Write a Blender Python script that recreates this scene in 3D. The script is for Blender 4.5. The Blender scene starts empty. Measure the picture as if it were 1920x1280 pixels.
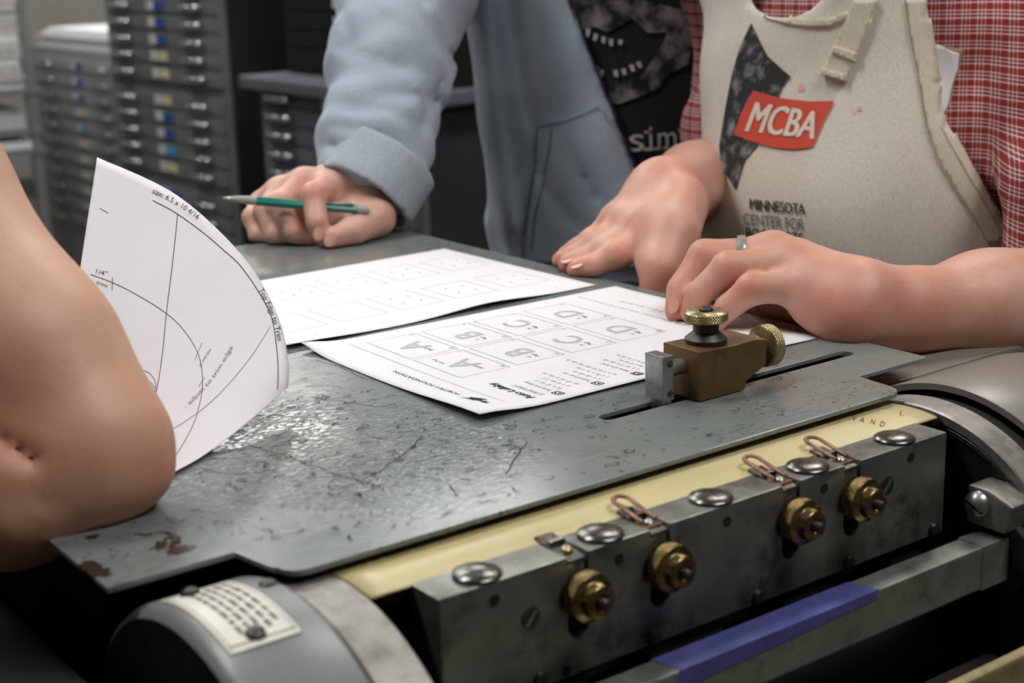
import bpy, bmesh, math, random
import numpy as np
from mathutils import Vector, Matrix
from mathutils.bvhtree import BVHTree

random.seed(7); RNG = np.random.default_rng(7)
scene = bpy.context.scene
COL = scene.collection
PI = math.pi

# ------------------------------------------------------------------ camera
# World: origin on the feed board (z = 0 is its top), X along the press cylinder, Y towards the feed end, floor at z = FLOOR
F_PX = 2824.0
YAW, PIT, ROL = (math.radians(v) for v in (53.7955, 14.8692, -1.7521))
CAM = np.array([-.47025, -.67597, .26618])
FW = np.array([math.cos(PIT)*math.cos(YAW), math.cos(PIT)*math.sin(YAW), -math.sin(PIT)])
_r = np.array([math.sin(YAW), -math.cos(YAW), 0.]); _u = np.cross(_r, FW)
RT = math.cos(ROL)*_r + math.sin(ROL)*_u
UP = -math.sin(ROL)*_r + math.cos(ROL)*_u
FLOOR, CEIL = -.92, 2.05
cam = bpy.data.cameras.new('camera'); cam_o = bpy.data.objects.new('camera', cam); COL.objects.link(cam_o)
M = Matrix.Identity(4)
for i in range(3):
    M[i][0], M[i][1], M[i][2], M[i][3] = RT[i], UP[i], -FW[i], CAM[i]
cam_o.matrix_world = M
cam.sensor_width = 36; cam.lens = F_PX/1920*36; cam.clip_start = .02
cam.dof.use_dof = True; cam.dof.focus_distance = .97; cam.dof.aperture_fstop = 8.5
scene.camera = cam_o

def ray(x, y): return FW + RT*(x-960)/F_PX + UP*(640-y)/F_PX
def pz(x, y, z=0.):
    d = ray(x, y); return CAM + d*(z-CAM[2])/d[2]
def atX(x, y, X):
    d = ray(x, y); return CAM + d*(X-CAM[0])/d[0]
def atY(x, y, Y):
    d = ray(x, y); return CAM + d*(Y-CAM[1])/d[1]
def pd(x, y, D): return CAM + ray(x, y)*D

# ------------------------------------------------------------------ world, exposure
scene.view_settings.view_transform = 'Standard'; scene.view_settings.look = 'None'
scene.view_settings.gamma = 1; scene.view_settings.use_curve_mapping = False
scene.view_settings.exposure = 0.15
w = bpy.data.worlds.new('world'); scene.world = w; w.use_nodes = True
w.node_tree.nodes['Background'].inputs[0].default_value = (.85, .9, 1, 1)
w.node_tree.nodes['Background'].inputs[1].default_value = .12
LAMP_STRENGTH = 21.0

# ------------------------------------------------------------------ materials
def lin(h):
    h = h.lstrip('#'); c = [int(h[i:i+2], 16)/255 for i in (0, 2, 4)]
    return tuple(v/12.92 if v <= .04045 else ((v+.055)/1.055)**2.4 for v in c) + (1,)
MATS = {}
class NT:
    def __init__(s, name):
        s.m = bpy.data.materials.new(name); s.m.use_nodes = True; s.t = s.m.node_tree
        s.b = s.t.nodes['Principled BSDF']; MATS[name] = s.m
    def n(s, t, **k):
        o = s.t.nodes.new(t)
        for a, v in k.items():
            if a.startswith('i_'): o.inputs[a[2:].replace('_', ' ')].default_value = v
            else: setattr(o, a, v)
        return o
    def l(s, a, b): s.t.links.new(a, b)
    def coord(s, scale=(1, 1, 1), rot=(0, 0, 0), kind='Object', loc=(0, 0, 0)):
        tc = s.n('ShaderNodeTexCoord'); mp = s.n('ShaderNodeMapping')
        s.l(tc.outputs[kind], mp.inputs[0]); mp.inputs['Scale'].default_value = scale
        mp.inputs['Rotation'].default_value = rot; mp.inputs['Location'].default_value = loc
        return mp.outputs[0]
    def noise(s, vec, sc, det=4, rough=.6):
        o = s.n('ShaderNodeTexNoise'); s.l(vec, o.inputs['Vector'])
        o.inputs['Scale'].default_value = sc; o.inputs['Detail'].default_value = det; o.inputs['Roughness'].default_value = rough
        return o.outputs['Fac']
    def ramp(s, fac, stops):
        o = s.n('ShaderNodeValToRGB'); s.l(fac, o.inputs[0]); e = o.color_ramp.elements
        while len(e) < len(stops): e.new(.5)
        for q, (p, c) in zip(e, stops):
            q.position = p; q.color = c if len(c) == 4 else (*c, 1)
        return o.outputs[0]
    def mix(s, fac, a, b, mode='MIX'):
        o = s.n('ShaderNodeMix', data_type='RGBA', blend_type=mode)
        for v, i in ((fac, 0), (a, 6), (b, 7)):
            if hasattr(v, 'links'): s.l(v, o.inputs[i])
            else: o.inputs[i].default_value = v
        return o.outputs[2]
    def math(s, op, a, b=0.):
        o = s.n('ShaderNodeMath', operation=op)
        for i, v in enumerate((a, b)):
            if hasattr(v, 'links'): s.l(v, o.inputs[i])
            else: o.inputs[i].default_value = v
        return o.outputs[0]
    def bump(s, h, strength=.3, dist=.001, prev=None):
        o = s.n('ShaderNodeBump'); s.l(h, o.inputs['Height'])
        o.inputs['Strength'].default_value = strength; o.inputs['Distance'].default_value = dist
        if prev is not None: s.l(prev, o.inputs['Normal'])
        s.l(o.outputs[0], s.b.inputs['Normal']); return o.outputs[0]
    def set(s, color=None, rough=None, metal=None, **k):
        for nm, v in (('Base Color', color), ('Roughness', rough), ('Metallic', metal)):
            if v is None: continue
            if hasattr(v, 'links'): s.l(v, s.b.inputs[nm])
            else: s.b.inputs[nm].default_value = v
        for a, v in k.items(): s.b.inputs[a.replace('_', ' ')].default_value = v
        return s
def flat(name, c, rough=.6, metal=0, var=.12, sc=30, bump=0, **k):
    t = NT(name); v = t.coord(); n = t.noise(v, sc)
    c = lin(c); d = tuple(x*(1-var*2) for x in c[:3])+(1,); e = tuple(min(1, x*(1+var)) for x in c[:3])+(1,)
    t.set(t.ramp(n, [(.3, d), (.7, e)]), rough, metal, **k)
    if bump: t.bump(t.noise(v, sc*6), bump, .0006)
    return t.m
BLACK, WHITE = (0, 0, 0, 1), (1, 1, 1, 1)

def m_board():
    t = NT('grey_paint'); v = t.coord()
    big = t.noise(v, 5, 5)
    col = t.ramp(big, [(.3, lin('#686f6e')), (.52, lin('#757d7b')), (.75, lin('#7f8480'))])
    # ink-stained, chipped spots
    wv = t.n('ShaderNodeVectorMath', operation='ADD'); nn = t.n('ShaderNodeTexNoise'); t.l(v, nn.inputs['Vector']); nn.inputs['Scale'].default_value = 120
    sc = t.n('ShaderNodeVectorMath', operation='SCALE'); t.l(nn.outputs['Color'], sc.inputs[0]); sc.inputs['Scale'].default_value = .006
    t.l(v, wv.inputs[0]); t.l(sc.outputs[0], wv.inputs[1])
    vo = t.n('ShaderNodeTexVoronoi', feature='F1'); t.l(wv.outputs[0], vo.inputs['Vector']); vo.inputs['Scale'].default_value = 170; vo.inputs['Randomness'].default_value = 1
    vs = t.n('ShaderNodeSeparateColor'); t.l(vo.outputs['Color'], vs.inputs[0])
    spot = t.math('MULTIPLY', t.math('LESS_THAN', vo.outputs['Distance'], .30), t.math('GREATER_THAN', vs.outputs[0], .62))
    ring = t.math('MULTIPLY', spot, t.math('GREATER_THAN', t.noise(v, 220, 2), .50))
    # fewer spots away from the worn strip
    mask = t.ramp(t.noise(t.coord(loc=(3, 1, 0)), 9, 2), [(.42, BLACK), (.56, WHITE)])
    spots = t.math('MULTIPLY', ring, mask)
    # long scratches
    w1 = t.coord((1, 1, 1), (0, 0, .5)); 
    def scr(rot, s, th):
        st = t.coord((1, 14, 1), (0, 0, rot)); a = t.noise(st, s, 3, .55)
        return t.math('LESS_THAN', t.math('ABSOLUTE', t.math('SUBTRACT', a, .5)), th)
    m2 = t.ramp(t.noise(t.coord(loc=(.4, 2.2, 0)), 16, 3), [(.5, BLACK), (.6, WHITE)])
    s1 = t.math('MULTIPLY', t.math('MULTIPLY', scr(.3, 26, .006), m2), .8)
    s2 = t.math('MULTIPLY', t.math('MULTIPLY', scr(-.7, 30, .005), mask), .7)
    dirt = t.math('MAXIMUM', t.math('MULTIPLY', spots, .75), t.math('MAXIMUM', s1, s2))
    # worn, crackled patch where forearms rest
    mp = t.coord(loc=(.085, -.01, 0)); ln = t.n('ShaderNodeVectorMath', operation='LENGTH'); t.l(mp, ln.inputs[0])
    wear = t.ramp(ln.outputs['Value'], [(.045, WHITE), (.125, BLACK)])
    hg = t.noise(t.coord((1, 2.2, 1), (0, 0, .6)), 150, 2, .5)
    h = t.math('MULTIPLY', t.math('MULTIPLY', t.ramp(hg, [(.45, BLACK), (.62, WHITE)]), wear), 1.25)
    col = t.mix(t.math('MULTIPLY', t.math('MULTIPLY', t.math('LESS_THAN', t.math('ABSOLUTE', t.math('SUBTRACT', hg, .47)), .018), wear), .55), col, lin('#2c3030'))
    col = t.mix(dirt, col, lin('#343a39'))
    # chipped corner rust
    rp = t.coord(loc=(.243, .055, 0)); ln2 = t.n('ShaderNodeVectorMath', operation='LENGTH'); t.l(rp, ln2.inputs[0])
    rust = t.math('MULTIPLY', t.ramp(ln2.outputs['Value'], [(.012, WHITE), (.05, BLACK)]), t.math('GREATER_THAN', t.noise(v, 45, 4), .60))
    col = t.mix(t.math('GREATER_THAN', rust, .3), col, lin('#2f2621'))
    rg = t.ramp(t.noise(v, 40, 4), [(.3, (.17,)*3), (.7, (.27,)*3)])
    rg2 = t.mix(t.math('MULTIPLY', wear, .7), rg, (.10, .10, .10, 1)); t.set(col, rg2); t.b.inputs['Specular IOR Level'].default_value = .55
    hs = t.math('SUBTRACT', t.math('ADD', h, t.math('MULTIPLY', t.noise(v, 420, 1), .05)), t.math('MULTIPLY', dirt, .5))
    t.bump(hs, .5, .0005)
    return t.m
def m_steel(name, a, b, rough=.38, metal=.85, sc=25, dirt='#23231f', amt=.5):
    t = NT(name); v = t.coord(); n = t.noise(v, sc, 6, .65)
    col = t.ramp(n, [(.3, lin(a)), (.7, lin(b))])
    d = t.ramp(t.noise(t.coord(loc=(5, 2, 1)), sc*1.7, 6, .7), [(.5, BLACK), (.68, (amt,)*3)])
    col = t.mix(d, col, lin(dirt))
    r = t.ramp(t.noise(v, sc*3, 4), [(.3, (rough*.8,)*3), (.7, (min(1, rough*1.35),)*3)])
    t.set(col, r, metal); t.bump(t.noise(v, sc*14, 3), .07, .0003)
    return t.m
def m_cloth(name, c, c2, sc=900, bump=.5, big=12, rough=.95, rot=(0, 0, 0)):
    t = NT(name); v = t.coord()
    col = t.ramp(t.noise(v, big, 5), [(.3, lin(c)), (.7, lin(c2))])
    wv = t.noise(t.coord((1, 1, .25), rot), sc, 2)
    col = t.mix(.25, col, t.ramp(wv, [(.3, (.25,)*3), (.7, (1,)*3)]), 'MULTIPLY')
    t.set(col, rough); t.b.inputs['Sheen Weight'].default_value = .12
    t.bump(wv, bump, .0008); return t.m
def m_skin(name, base, red, freckle=None, sc=60):
    t = NT(name); v = t.coord()
    col = t.ramp(t.noise(v, sc*.5, 5, .6), [(.3, lin(base)), (.72, lin(red))])
    at = t.n('ShaderNodeAttribute', attribute_name='tint')
    col = t.mix(at.outputs['Fac'], col, lin('#c8644f'))
    if freckle:
        f = t.ramp(t.noise(v, 150, 3, .5), [(.58, BLACK), (.72, (.2,)*3)])
        col = t.mix(f, col, lin(freckle))
    t.set(col, .47); b = t.b.inputs
    b['Subsurface Weight'].default_value = .14; b['Subsurface Radius'].default_value = (.008, .003, .0015); b['Subsurface Scale'].default_value = .6
    h = t.noise(v, sc*16, 3, .7); hv = t.noise(t.coord((1, 1, 1)), 130, 3)
    t.bump(t.math('ADD', t.math('MULTIPLY', h, .5), hv), .22, .0012); return t.m
def m_plaid(name, rot):
    t = NT(name); v = t.coord((1, 1, 1), rot); s = t.n('ShaderNodeSeparateXYZ'); t.l(v, s.inputs[0])
    col = lin('#a8352f')
    for ax in (0, 2):
        f = t.math('FRACT', t.math('DIVIDE', t.math('ADD', s.outputs[ax], 5.), .0125))
        def band(lo, hi): return t.math('MULTIPLY', t.math('GREATER_THAN', f, lo), t.math('LESS_THAN', f, hi))
        col = t.mix(t.math('MULTIPLY', band(.0, .30), .55), col, lin('#7d1f20'))
        col = t.mix(t.math('MULTIPLY', band(.40, .48), .62), col, lin('#e4d9d8'))
        col = t.mix(t.math('MULTIPLY', band(.55, .61), .62), col, lin('#38456b'))
        col = t.mix(t.math('MULTIPLY', band(.66, .72), .62), col, lin('#eadfda'))
        col = t.mix(t.math('MULTIPLY', band(.80, .85), .6), col, lin('#4a5070'))
        col = t.mix(t.math('MULTIPLY', band(.90, .96), .55), col, lin('#efe4dc'))
    wv = t.noise(v, 700, 2); t.set(col, .9); t.bump(wv, .3, .0006); return t.m

m_board(); 
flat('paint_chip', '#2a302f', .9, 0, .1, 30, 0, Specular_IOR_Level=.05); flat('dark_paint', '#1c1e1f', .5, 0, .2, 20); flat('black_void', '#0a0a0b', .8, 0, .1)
flat('cover_paint', '#767a7b', .36, 0, .10, 14, .06); flat('cover_beige', '#827d75', .35, 0, .10, 9)
m_steel('block_steel', '#6f716b', '#8c8e87', .36, .7, 24, '#3a3b35', .75)
m_steel('cap_steel', '#5d5c58', '#767570', .24, .9, 90, '#3f3e3a', .25)
m_steel('bearer_steel', '#85827d', '#aaa6a0', .45, .7, 34, '#56524c', .5)
m_steel('dark_steel', '#3c3b38', '#5b5955', .42, .85, 40)
m_steel('brass', '#7c6a42', '#a48f64', .25, 1.0, 60, '#3a301c', .35)
m_steel('brass_bright', '#a8966a', '#c2b48c', .28, .85, 80, '#6a5a34', .2)
m_steel('bronze_body', '#6b5236', '#846848', .42, .55, 38, '#4a3826', .4)
m_steel('copper', '#6e4c3c', '#94705c', .4, .6, 90, '#3d2a20', .4)
m_steel('bright_steel', '#8f9190', '#b4b6b5', .32, .85, 80, '#6a6a68', .2)
m_steel('bar_steel', '#7c7f78', '#969a92', .42, .6, 26, '#45473f', .5)
flat('blue_tape', '#4b4f8e', .65, 0, .15, 60, .2); flat('bed', '#4a3f36', .5, .3, .25, 12)
flat('cream_rail', '#9c8f62', .5, 0, .25, 40); flat('glue', '#b8ac94', .6, 0, .1)
def m_tympan():
    t = NT('oiled_tympan'); v = t.coord((.25, 1, 1)); 
    col = t.ramp(t.noise(v, 18, 5, .6), [(.25, lin('#ab9f6a')), (.5, lin('#cabb8a')), (.75, lin('#d8cca6'))])
    g = t.ramp(t.noise(t.coord(loc=(1, 7, 0)), 22, 3), [(.62, BLACK), (.74, (.5,)*3)])
    t.set(t.mix(g, col, lin('#8f9a3c')), .42); t.b.inputs['Coat Weight'].default_value = .12; t.b.inputs['Coat Roughness'].default_value = .2
    t.bump(t.noise(v, 40, 3), .15, .001)
m_tympan()
flat('paper', '#e6e6e9', .75, 0, .01, 20); flat('paper_soft', '#dedbe0', .8, 0, .02, 12)
flat('ink', '#1d1d20', .8, 0, 0); flat('ink_grey', '#bdbdbf', .8, 0, .02); flat('ink_mid', '#77777b', .8, 0, .05); flat('ink_faint', '#b3adb1', .8, 0, .05)
flat('pen_ink', '#3a393d', .7, 0, .1); flat('plate_ink', '#4d4c48', .6, 0, .1); flat('plate', '#d9d7cc', .4, 0, .04)
flat('pencil_teal', '#17877f', .3, 0, .05); flat('pencil_grip', '#a9a8a6', .45, .1, .08); flat('pencil_metal', '#b9b6ae', .3, .8)
m_skin('skin_pale', '#dcb498', '#d4a188', '#b98360', 40); m_skin('skin_b', '#e0b8a6', '#d69d8b', None, 70); m_skin('skin_c', '#dcb09d', '#d2937f', None, 60)
flat('silver', '#c8c6c2', .28, .55, .05); flat('arm_hair_mat', '#8a6248', .6); flat('nail', '#dca998', .3, 0, .04)
m_cloth('hoodie', '#adbbcd', '#c0ccda', 700, .5); m_cloth('hoodie_rib', '#a9b7c4', '#bcc8d1', 500, .8); m_cloth('hoodie_seam', '#71839e', '#8091aa')
m_cloth('tee_black', '#17181a', '#222326', 900, .3); m_cloth('jeans', '#2b3f5f', '#41587c', 800, .5); m_cloth('lining_blue', '#4a5fa0', '#5a70b0')
m_cloth('apron', '#e0d6c9', '#ebe4d9', 800, .45, 7); m_cloth('apron_tape', '#d6cbb4', '#e0d7c4', 800, .5, 10)
flat('stitch', '#a99d88', .9, 0, .1); flat('seam_blue', '#66789a', .9, 0, .1)
m_plaid('plaid_body', (0, 0, .9)); m_plaid('plaid_sleeve_l', (.15, .5, .9)); m_plaid('plaid_sleeve_r', (.1, -.3, .9)); m_cloth('tee_green', '#4a5a52', '#56685e')
flat('red_ink', '#d8503e', .85, 0, .06, 40); flat('apron_ink', '#2a2c2c', .9, 0, .15, 300); flat('apron_ink_grey', '#6d6d6a', .9, 0, .1, 300); flat('apron_white', '#e4dccf', .9, 0, .05)
def m_photo(name, d, l, sc, lo, hi):
    t = NT(name); v = t.coord((1, 1, 1), (.4, .3, .7))
    vo = t.n('ShaderNodeTexVoronoi', feature='DISTANCE_TO_EDGE'); t.l(v, vo.inputs['Vector']); vo.inputs['Scale'].default_value = sc*.7
    f = t.math('ADD', t.math('MULTIPLY', t.noise(v, sc, 4, .75), .75), t.math('MULTIPLY', vo.outputs['Distance'], .5))
    t.set(t.ramp(f, [(lo, lin(d)), (hi, lin(l))]), .9)
m_photo('press_print', '#2d3032', '#97999a', 75, .42, .66); m_photo('skull_print', '#1b1c1e', '#a09d9a', 45, .36, .66)
flat('tee_white', '#c9c7c4', .9, 0, .15, 60)
flat('cab_grey', '#787a7d', .5, .1, .08, 6); flat('cab_light', '#a3a3a4', .5, .1, .08, 6); flat('cab_low', '#656a70', .5, .1, .08, 6)
flat('cab_black', '#16171a', .5, .1, .1, 6); flat('cab_side', '#2b2c30', .6, .1, .08, 6); flat('handle', '#c9c8c6', .22, .9, .05)
flat('card', '#d8d7d8', .6, 0, .03); flat('tag_blue', '#2c4fa0', .6, 0, .03); flat('tag_cyan', '#35a8cf', .6, 0, .03); flat('tag_cream', '#d9d6a8', .6, 0, .03)
flat('floor_mat', '#5d5a56', .6, 0, .12, 4); flat('wall_mat', '#8d8a84', .8, 0, .06, 3); flat('ceil_mat', '#cfcfcb', .9, 0, .03, 5); flat('wood_dark', '#3a3632', .6, 0, .2, 8)
flat('stack_paper', '#c9c7c6', .8, 0, .12, 50); flat('stack_white', '#e6e5e6', .7, 0, .03); flat('shelf_metal', '#8c8b8a', .5, .3, .05)
flat('kraft', '#a58a6a', .8, 0, .05); flat('hair_brown', '#3d2c20', .7, 0, .2, 90); flat('trim_grey', '#4a4a4a', .6)
lm = NT('lamp_diffuser'); lm.set((.9, .9, .9, 1), .5); lm.b.inputs['Emission Color'].default_value = (1., .985, .955, 1); lm.b.inputs['Emission Strength'].default_value = LAMP_STRENGTH
def MAT(n): return MATS[n]

# ------------------------------------------------------------------ mesh helpers
def link(o, parent=None):
    COL.objects.link(o)
    if parent is not None:
        o.parent = parent; o.matrix_parent_inverse = Matrix.Translation(-Vector(parent.location)) if parent.type == 'EMPTY' else Matrix.Identity(4)
    return o
def mesh(name, verts, faces, mat, parent=None, smooth=False, data_only=False):
    me = bpy.data.meshes.new(name); me.from_pydata([tuple(map(float, v)) for v in verts], [], faces)
    for m in (mat if isinstance(mat, (list, tuple)) else [mat]): me.materials.append(MAT(m))
    if smooth: me.polygons.foreach_set('use_smooth', [True]*len(me.polygons))
    me.update()
    return me if data_only else link(bpy.data.objects.new(name, me), parent)
def from_bm(name, bm, mat, parent=None, smooth=False, bevel=0, seg=2, angle=.6):
    if bevel:
        es = [e for e in bm.edges if len(e.link_faces) == 2 and e.calc_face_angle(0) > angle]
        bmesh.ops.bevel(bm, geom=es, offset=bevel, segments=seg, affect='EDGES', profile=.6)
    me = bpy.data.meshes.new(name); bm.to_mesh(me); bm.free(); me.materials.append(MAT(mat))
    if smooth:
        me.polygons.foreach_set('use_smooth', [True]*len(me.polygons))
        try: me.set_sharp_from_angle(angle=.6)
        except Exception: pass
    return link(bpy.data.objects.new(name, me), parent)
def tag(o, label=None, cat=None, group=None, kind=None):
    if label: o['label'] = label
    if cat: o['category'] = cat
    if group: o['group'] = group
    if kind: o['kind'] = kind
    return o
def empty(name, loc, label, cat, group=None):
    o = bpy.data.objects.new(name, None); o.location = tuple(map(float, loc)); o.empty_display_size = .05; COL.objects.link(o)
    return tag(o, label, cat, group)
def bm_box(x0, x1, y0, y1, z0, z1):
    bm = bmesh.new(); r = bmesh.ops.create_cube(bm, size=1)
    for v in r['verts']: v.co = Vector(((x0+x1)/2+v.co.x*(x1-x0), (y0+y1)/2+v.co.y*(y1-y0), (z0+z1)/2+v.co.z*(z1-z0)))
    return bm
def box(name, x0, x1, y0, y1, z0, z1, mat, parent=None, bevel=.001):
    return from_bm(name, bm_box(x0, x1, y0, y1, z0, z1), mat, parent, bevel=bevel)
def prism(name, poly, axis, a, b, mat, parent=None, bevel=0, smooth=False):
    """poly in the two other axes (order X,Y / X,Z / Y,Z), extruded from a to b along axis"""
    bm = bmesh.new()
    def P(q, t): return {'z': (q[0], q[1], t), 'y': (q[0], t, q[1]), 'x': (t, q[0], q[1])}[axis]
    vs = [bm.verts.new(P(q, a)) for q in poly]; f = bm.faces.new(vs)
    r = bmesh.ops.extrude_face_region(bm, geom=[f]); d = {'z': (0, 0, b-a), 'y': (0, b-a, 0), 'x': (b-a, 0, 0)}[axis]
    bmesh.ops.translate(bm, vec=d, verts=[g for g in r['geom'] if isinstance(g, bmesh.types.BMVert)])
    bmesh.ops.recalc_face_normals(bm, faces=bm.faces)
    return from_bm(name, bm, mat, parent, bevel=bevel, smooth=smooth)
def frame(axis):
    a = np.array(axis, float); a /= np.linalg.norm(a); t = np.array([0, 0, 1.]) if abs(a[2]) < .9 else np.array([1., 0, 0])
    u = np.cross(t, a); u /= np.linalg.norm(u); return u, np.cross(a, u), a
def lathe(name, prof, org, axis, mat, parent=None, seg=48, smooth=True, knurl=None, a0=0, a1=2*PI, data_only=False):
    """prof: list of (radius, height). knurl=(i0,i1,count,depth): rows between prof[i0] and prof[i1] get a diamond relief"""
    u, v, a = frame(axis); org = np.array(org, float); rows = []
    if knurl:
        i0, i1, cnt, dep = knurl; new = list(prof[:i0])
        (r0, h0), (r1, h1) = prof[i0], prof[i1]; R = 18
        new.append((r0, h0, 0))
        for k in range(R+1): new.append((r0+(r1-r0)*k/R, h0+(h1-h0)*k/R, 1))
        new.append((r1, h1, 0)); new += list(prof[i1+1:]); prof = new; seg = cnt*8
    full = abs(a1-a0-2*PI) < 1e-6; ns = seg if full else seg+1
    vs, fs = [], []
    for i, p in enumerate(prof):
        for j in range(ns):
            th = a0+(a1-a0)*j/seg; r = p[0]
            if len(p) > 2 and p[2]:
                z = p[1]*0.9/ max(p[0], 1e-6)
                r += knurl[3]*(abs(math.sin(knurl[2]*.5*(th+z)))+abs(math.sin(knurl[2]*.5*(th-z)))-1.2)
            vs.append(org+a*p[1]+(u*math.cos(th)+v*math.sin(th))*max(r, 1e-6))
    for i in range(len(prof)-1):
        for j in range(seg):
            k = (j+1) % ns if full else j+1
            fs.append((i*ns+j, i*ns+k, (i+1)*ns+k, (i+1)*ns+j))
    me = mesh(name, vs, fs, mat, smooth=smooth, data_only=True)
    bm = bmesh.new(); bm.from_mesh(me); bmesh.ops.remove_doubles(bm, verts=bm.verts, dist=2e-6); bmesh.ops.recalc_face_normals(bm, faces=bm.faces); bm.to_mesh(me); bm.free()
    if smooth:
        try: me.set_sharp_from_angle(angle=.7 if not knurl else 1.45)
        except Exception: pass
    return me if data_only else link(bpy.data.objects.new(name, me), parent)
def put(name, me, parent, loc=(0, 0, 0), rot=None):
    o = bpy.data.objects.new(name, me); COL.objects.link(o); o.parent = parent
    if parent.type == 'EMPTY': o.matrix_parent_inverse = Matrix.Translation(-Vector(parent.location))
    o.location = tuple(map(float, loc))
    if rot: o.rotation_euler = rot
    return o
def tube(name, pts, rad, mat, parent=None, seg=10, closed=False, flat_=None):
    pts = [np.array(p, float) for p in pts]; n = len(pts); vs, fs = [], []; ref = None
    for i, p in enumerate(pts):
        a = pts[(i+1) % n]-pts[i-1] if closed else pts[min(i+1, n-1)]-pts[max(i-1, 0)]
        a = a/np.linalg.norm(a)
        if ref is None: u, v, _ = frame(a)
        else: u = ref-a*(ref@a); u /= np.linalg.norm(u); v = np.cross(a, u)
        ref = u; r = rad[i] if hasattr(rad, '__len__') else rad
        for j in range(seg):
            th = 2*PI*j/seg; vs.append(p+(u*math.cos(th)+v*math.sin(th)*(flat_ or 1))*r)
    for i in range(n if closed else n-1):
        for j in range(seg):
            fs.append((i*seg+j, i*seg+(j+1) % seg, ((i+1) % n)*seg+(j+1) % seg, ((i+1) % n)*seg+j))
    if not closed: fs += [tuple(range(seg))[::-1], tuple((n-1)*seg+j for j in range(seg))]
    return mesh(name, vs, fs, mat, parent, smooth=True)
def catmull(pts, n=8, closed=False):
    P = [np.array(p, float) for p in pts]; out = []; m = len(P)
    for i in range(m if closed else m-1):
        g = (lambda k: P[k % m]) if closed else (lambda k: P[min(max(k, 0), m-1)])
        p0, p1, p2, p3 = g(i-1), g(i), g(i+1), g(i+2)
        for t in np.arange(n)/n:
            out.append(.5*((2*p1)+(-p0+p2)*t+(2*p0-5*p1+4*p2-p3)*t*t+(-p0+3*p1-3*p2+p3)*t**3))
    if not closed: out.append(P[-1])
    return out

# ------------------------------------------------------------------ text and printed marks laid on real surfaces
_TXT = {}
def text_geo(s, bold=0.):
    if (s, bold) in _TXT: return _TXT[(s, bold)]
    cu = bpy.data.curves.new('t', 'FONT'); cu.body = s; cu.resolution_u = 3; cu.offset = bold; cu.size = 1
    o = bpy.data.objects.new('t', cu); COL.objects.link(o); dg = bpy.context.evaluated_depsgraph_get()
    me = bpy.data.meshes.new_from_object(o.evaluated_get(dg)); 
    V = np.array([v.co[:2] for v in me.vertices]) if len(me.vertices) else np.zeros((0, 2)); Fc = [tuple(p.vertices) for p in me.polygons]
    bpy.data.objects.remove(o); bpy.data.meshes.remove(me); bpy.data.curves.remove(cu)
    _TXT[(s, bold)] = (V, Fc); return V, Fc
class Print:
    """collects flat printed marks in a 2-D space; build() carries them onto a surface"""
    def __init__(s): s.v, s.f = [], []
    def add(s, V, Fc):
        n = len(s.v); s.v += [tuple(p) for p in V]; s.f += [tuple(i+n for i in q) for q in Fc]
    def text(s, txt, o, e1, e2, h=1., bold=0., width=None, center=False):
        V, Fc = text_geo(txt, bold)
        if not len(V): return
        V = V.copy()
        if width is not None: V[:, 0] *= width/(V[:, 0].max()-V[:, 0].min())
        else: V[:, 0] *= h
        if center: V[:, 0] -= V[:, 0].max()/2
        V[:, 1] *= h
        s.add(np.array(o)+V[:, :1]*np.array(e1)+V[:, 1:]*np.array(e2), Fc)
    def line(s, pts, w):
        P = np.array(pts, float); T = np.gradient(P, axis=0); T /= np.linalg.norm(T, axis=1)[:, None]+1e-12
        N = np.stack([-T[:, 1], T[:, 0]], 1)*w/2; n = len(P)
        s.add(np.concatenate([P+N, P-N]), [(i, i+1, n+i+1, n+i) for i in range(n-1)])
    def poly(s, pts): s.add(pts, [tuple(range(len(pts)))])
    def build(s, name, fn, mat, parent):
        vs = [fn(*p) for p in s.v]; ok = [v is not None for v in vs]
        fs = [f for f in s.f if all(ok[i] for i in f)]
        if not fs: return None
        return mesh(name, [v if v is not None else (0, 0, 0) for v in vs], fs, mat, parent)
def bvh_of(*objs):
    vs, fs = [], []
    for o in objs:
        n = len(vs); mw = o.matrix_world if o.parent is None else Matrix.Identity(4)
        vs += [tuple(v.co) for v in o.data.vertices]; fs += [tuple(i+n for i in p.vertices) for p in o.data.polygons]
    return BVHTree.FromPolygons(vs, fs)
def onto(bvh, off=.0006):
    def fn(x, y):
        d = ray(x, y); h = bvh.ray_cast(Vector(CAM), Vector(d/np.linalg.norm(d)))
        if h[0] is None: return None
        n = h[1] if h[1].dot(Vector(d)) < 0 else -h[1]
        return np.array(h[0]+n*off)
    return fn
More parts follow.
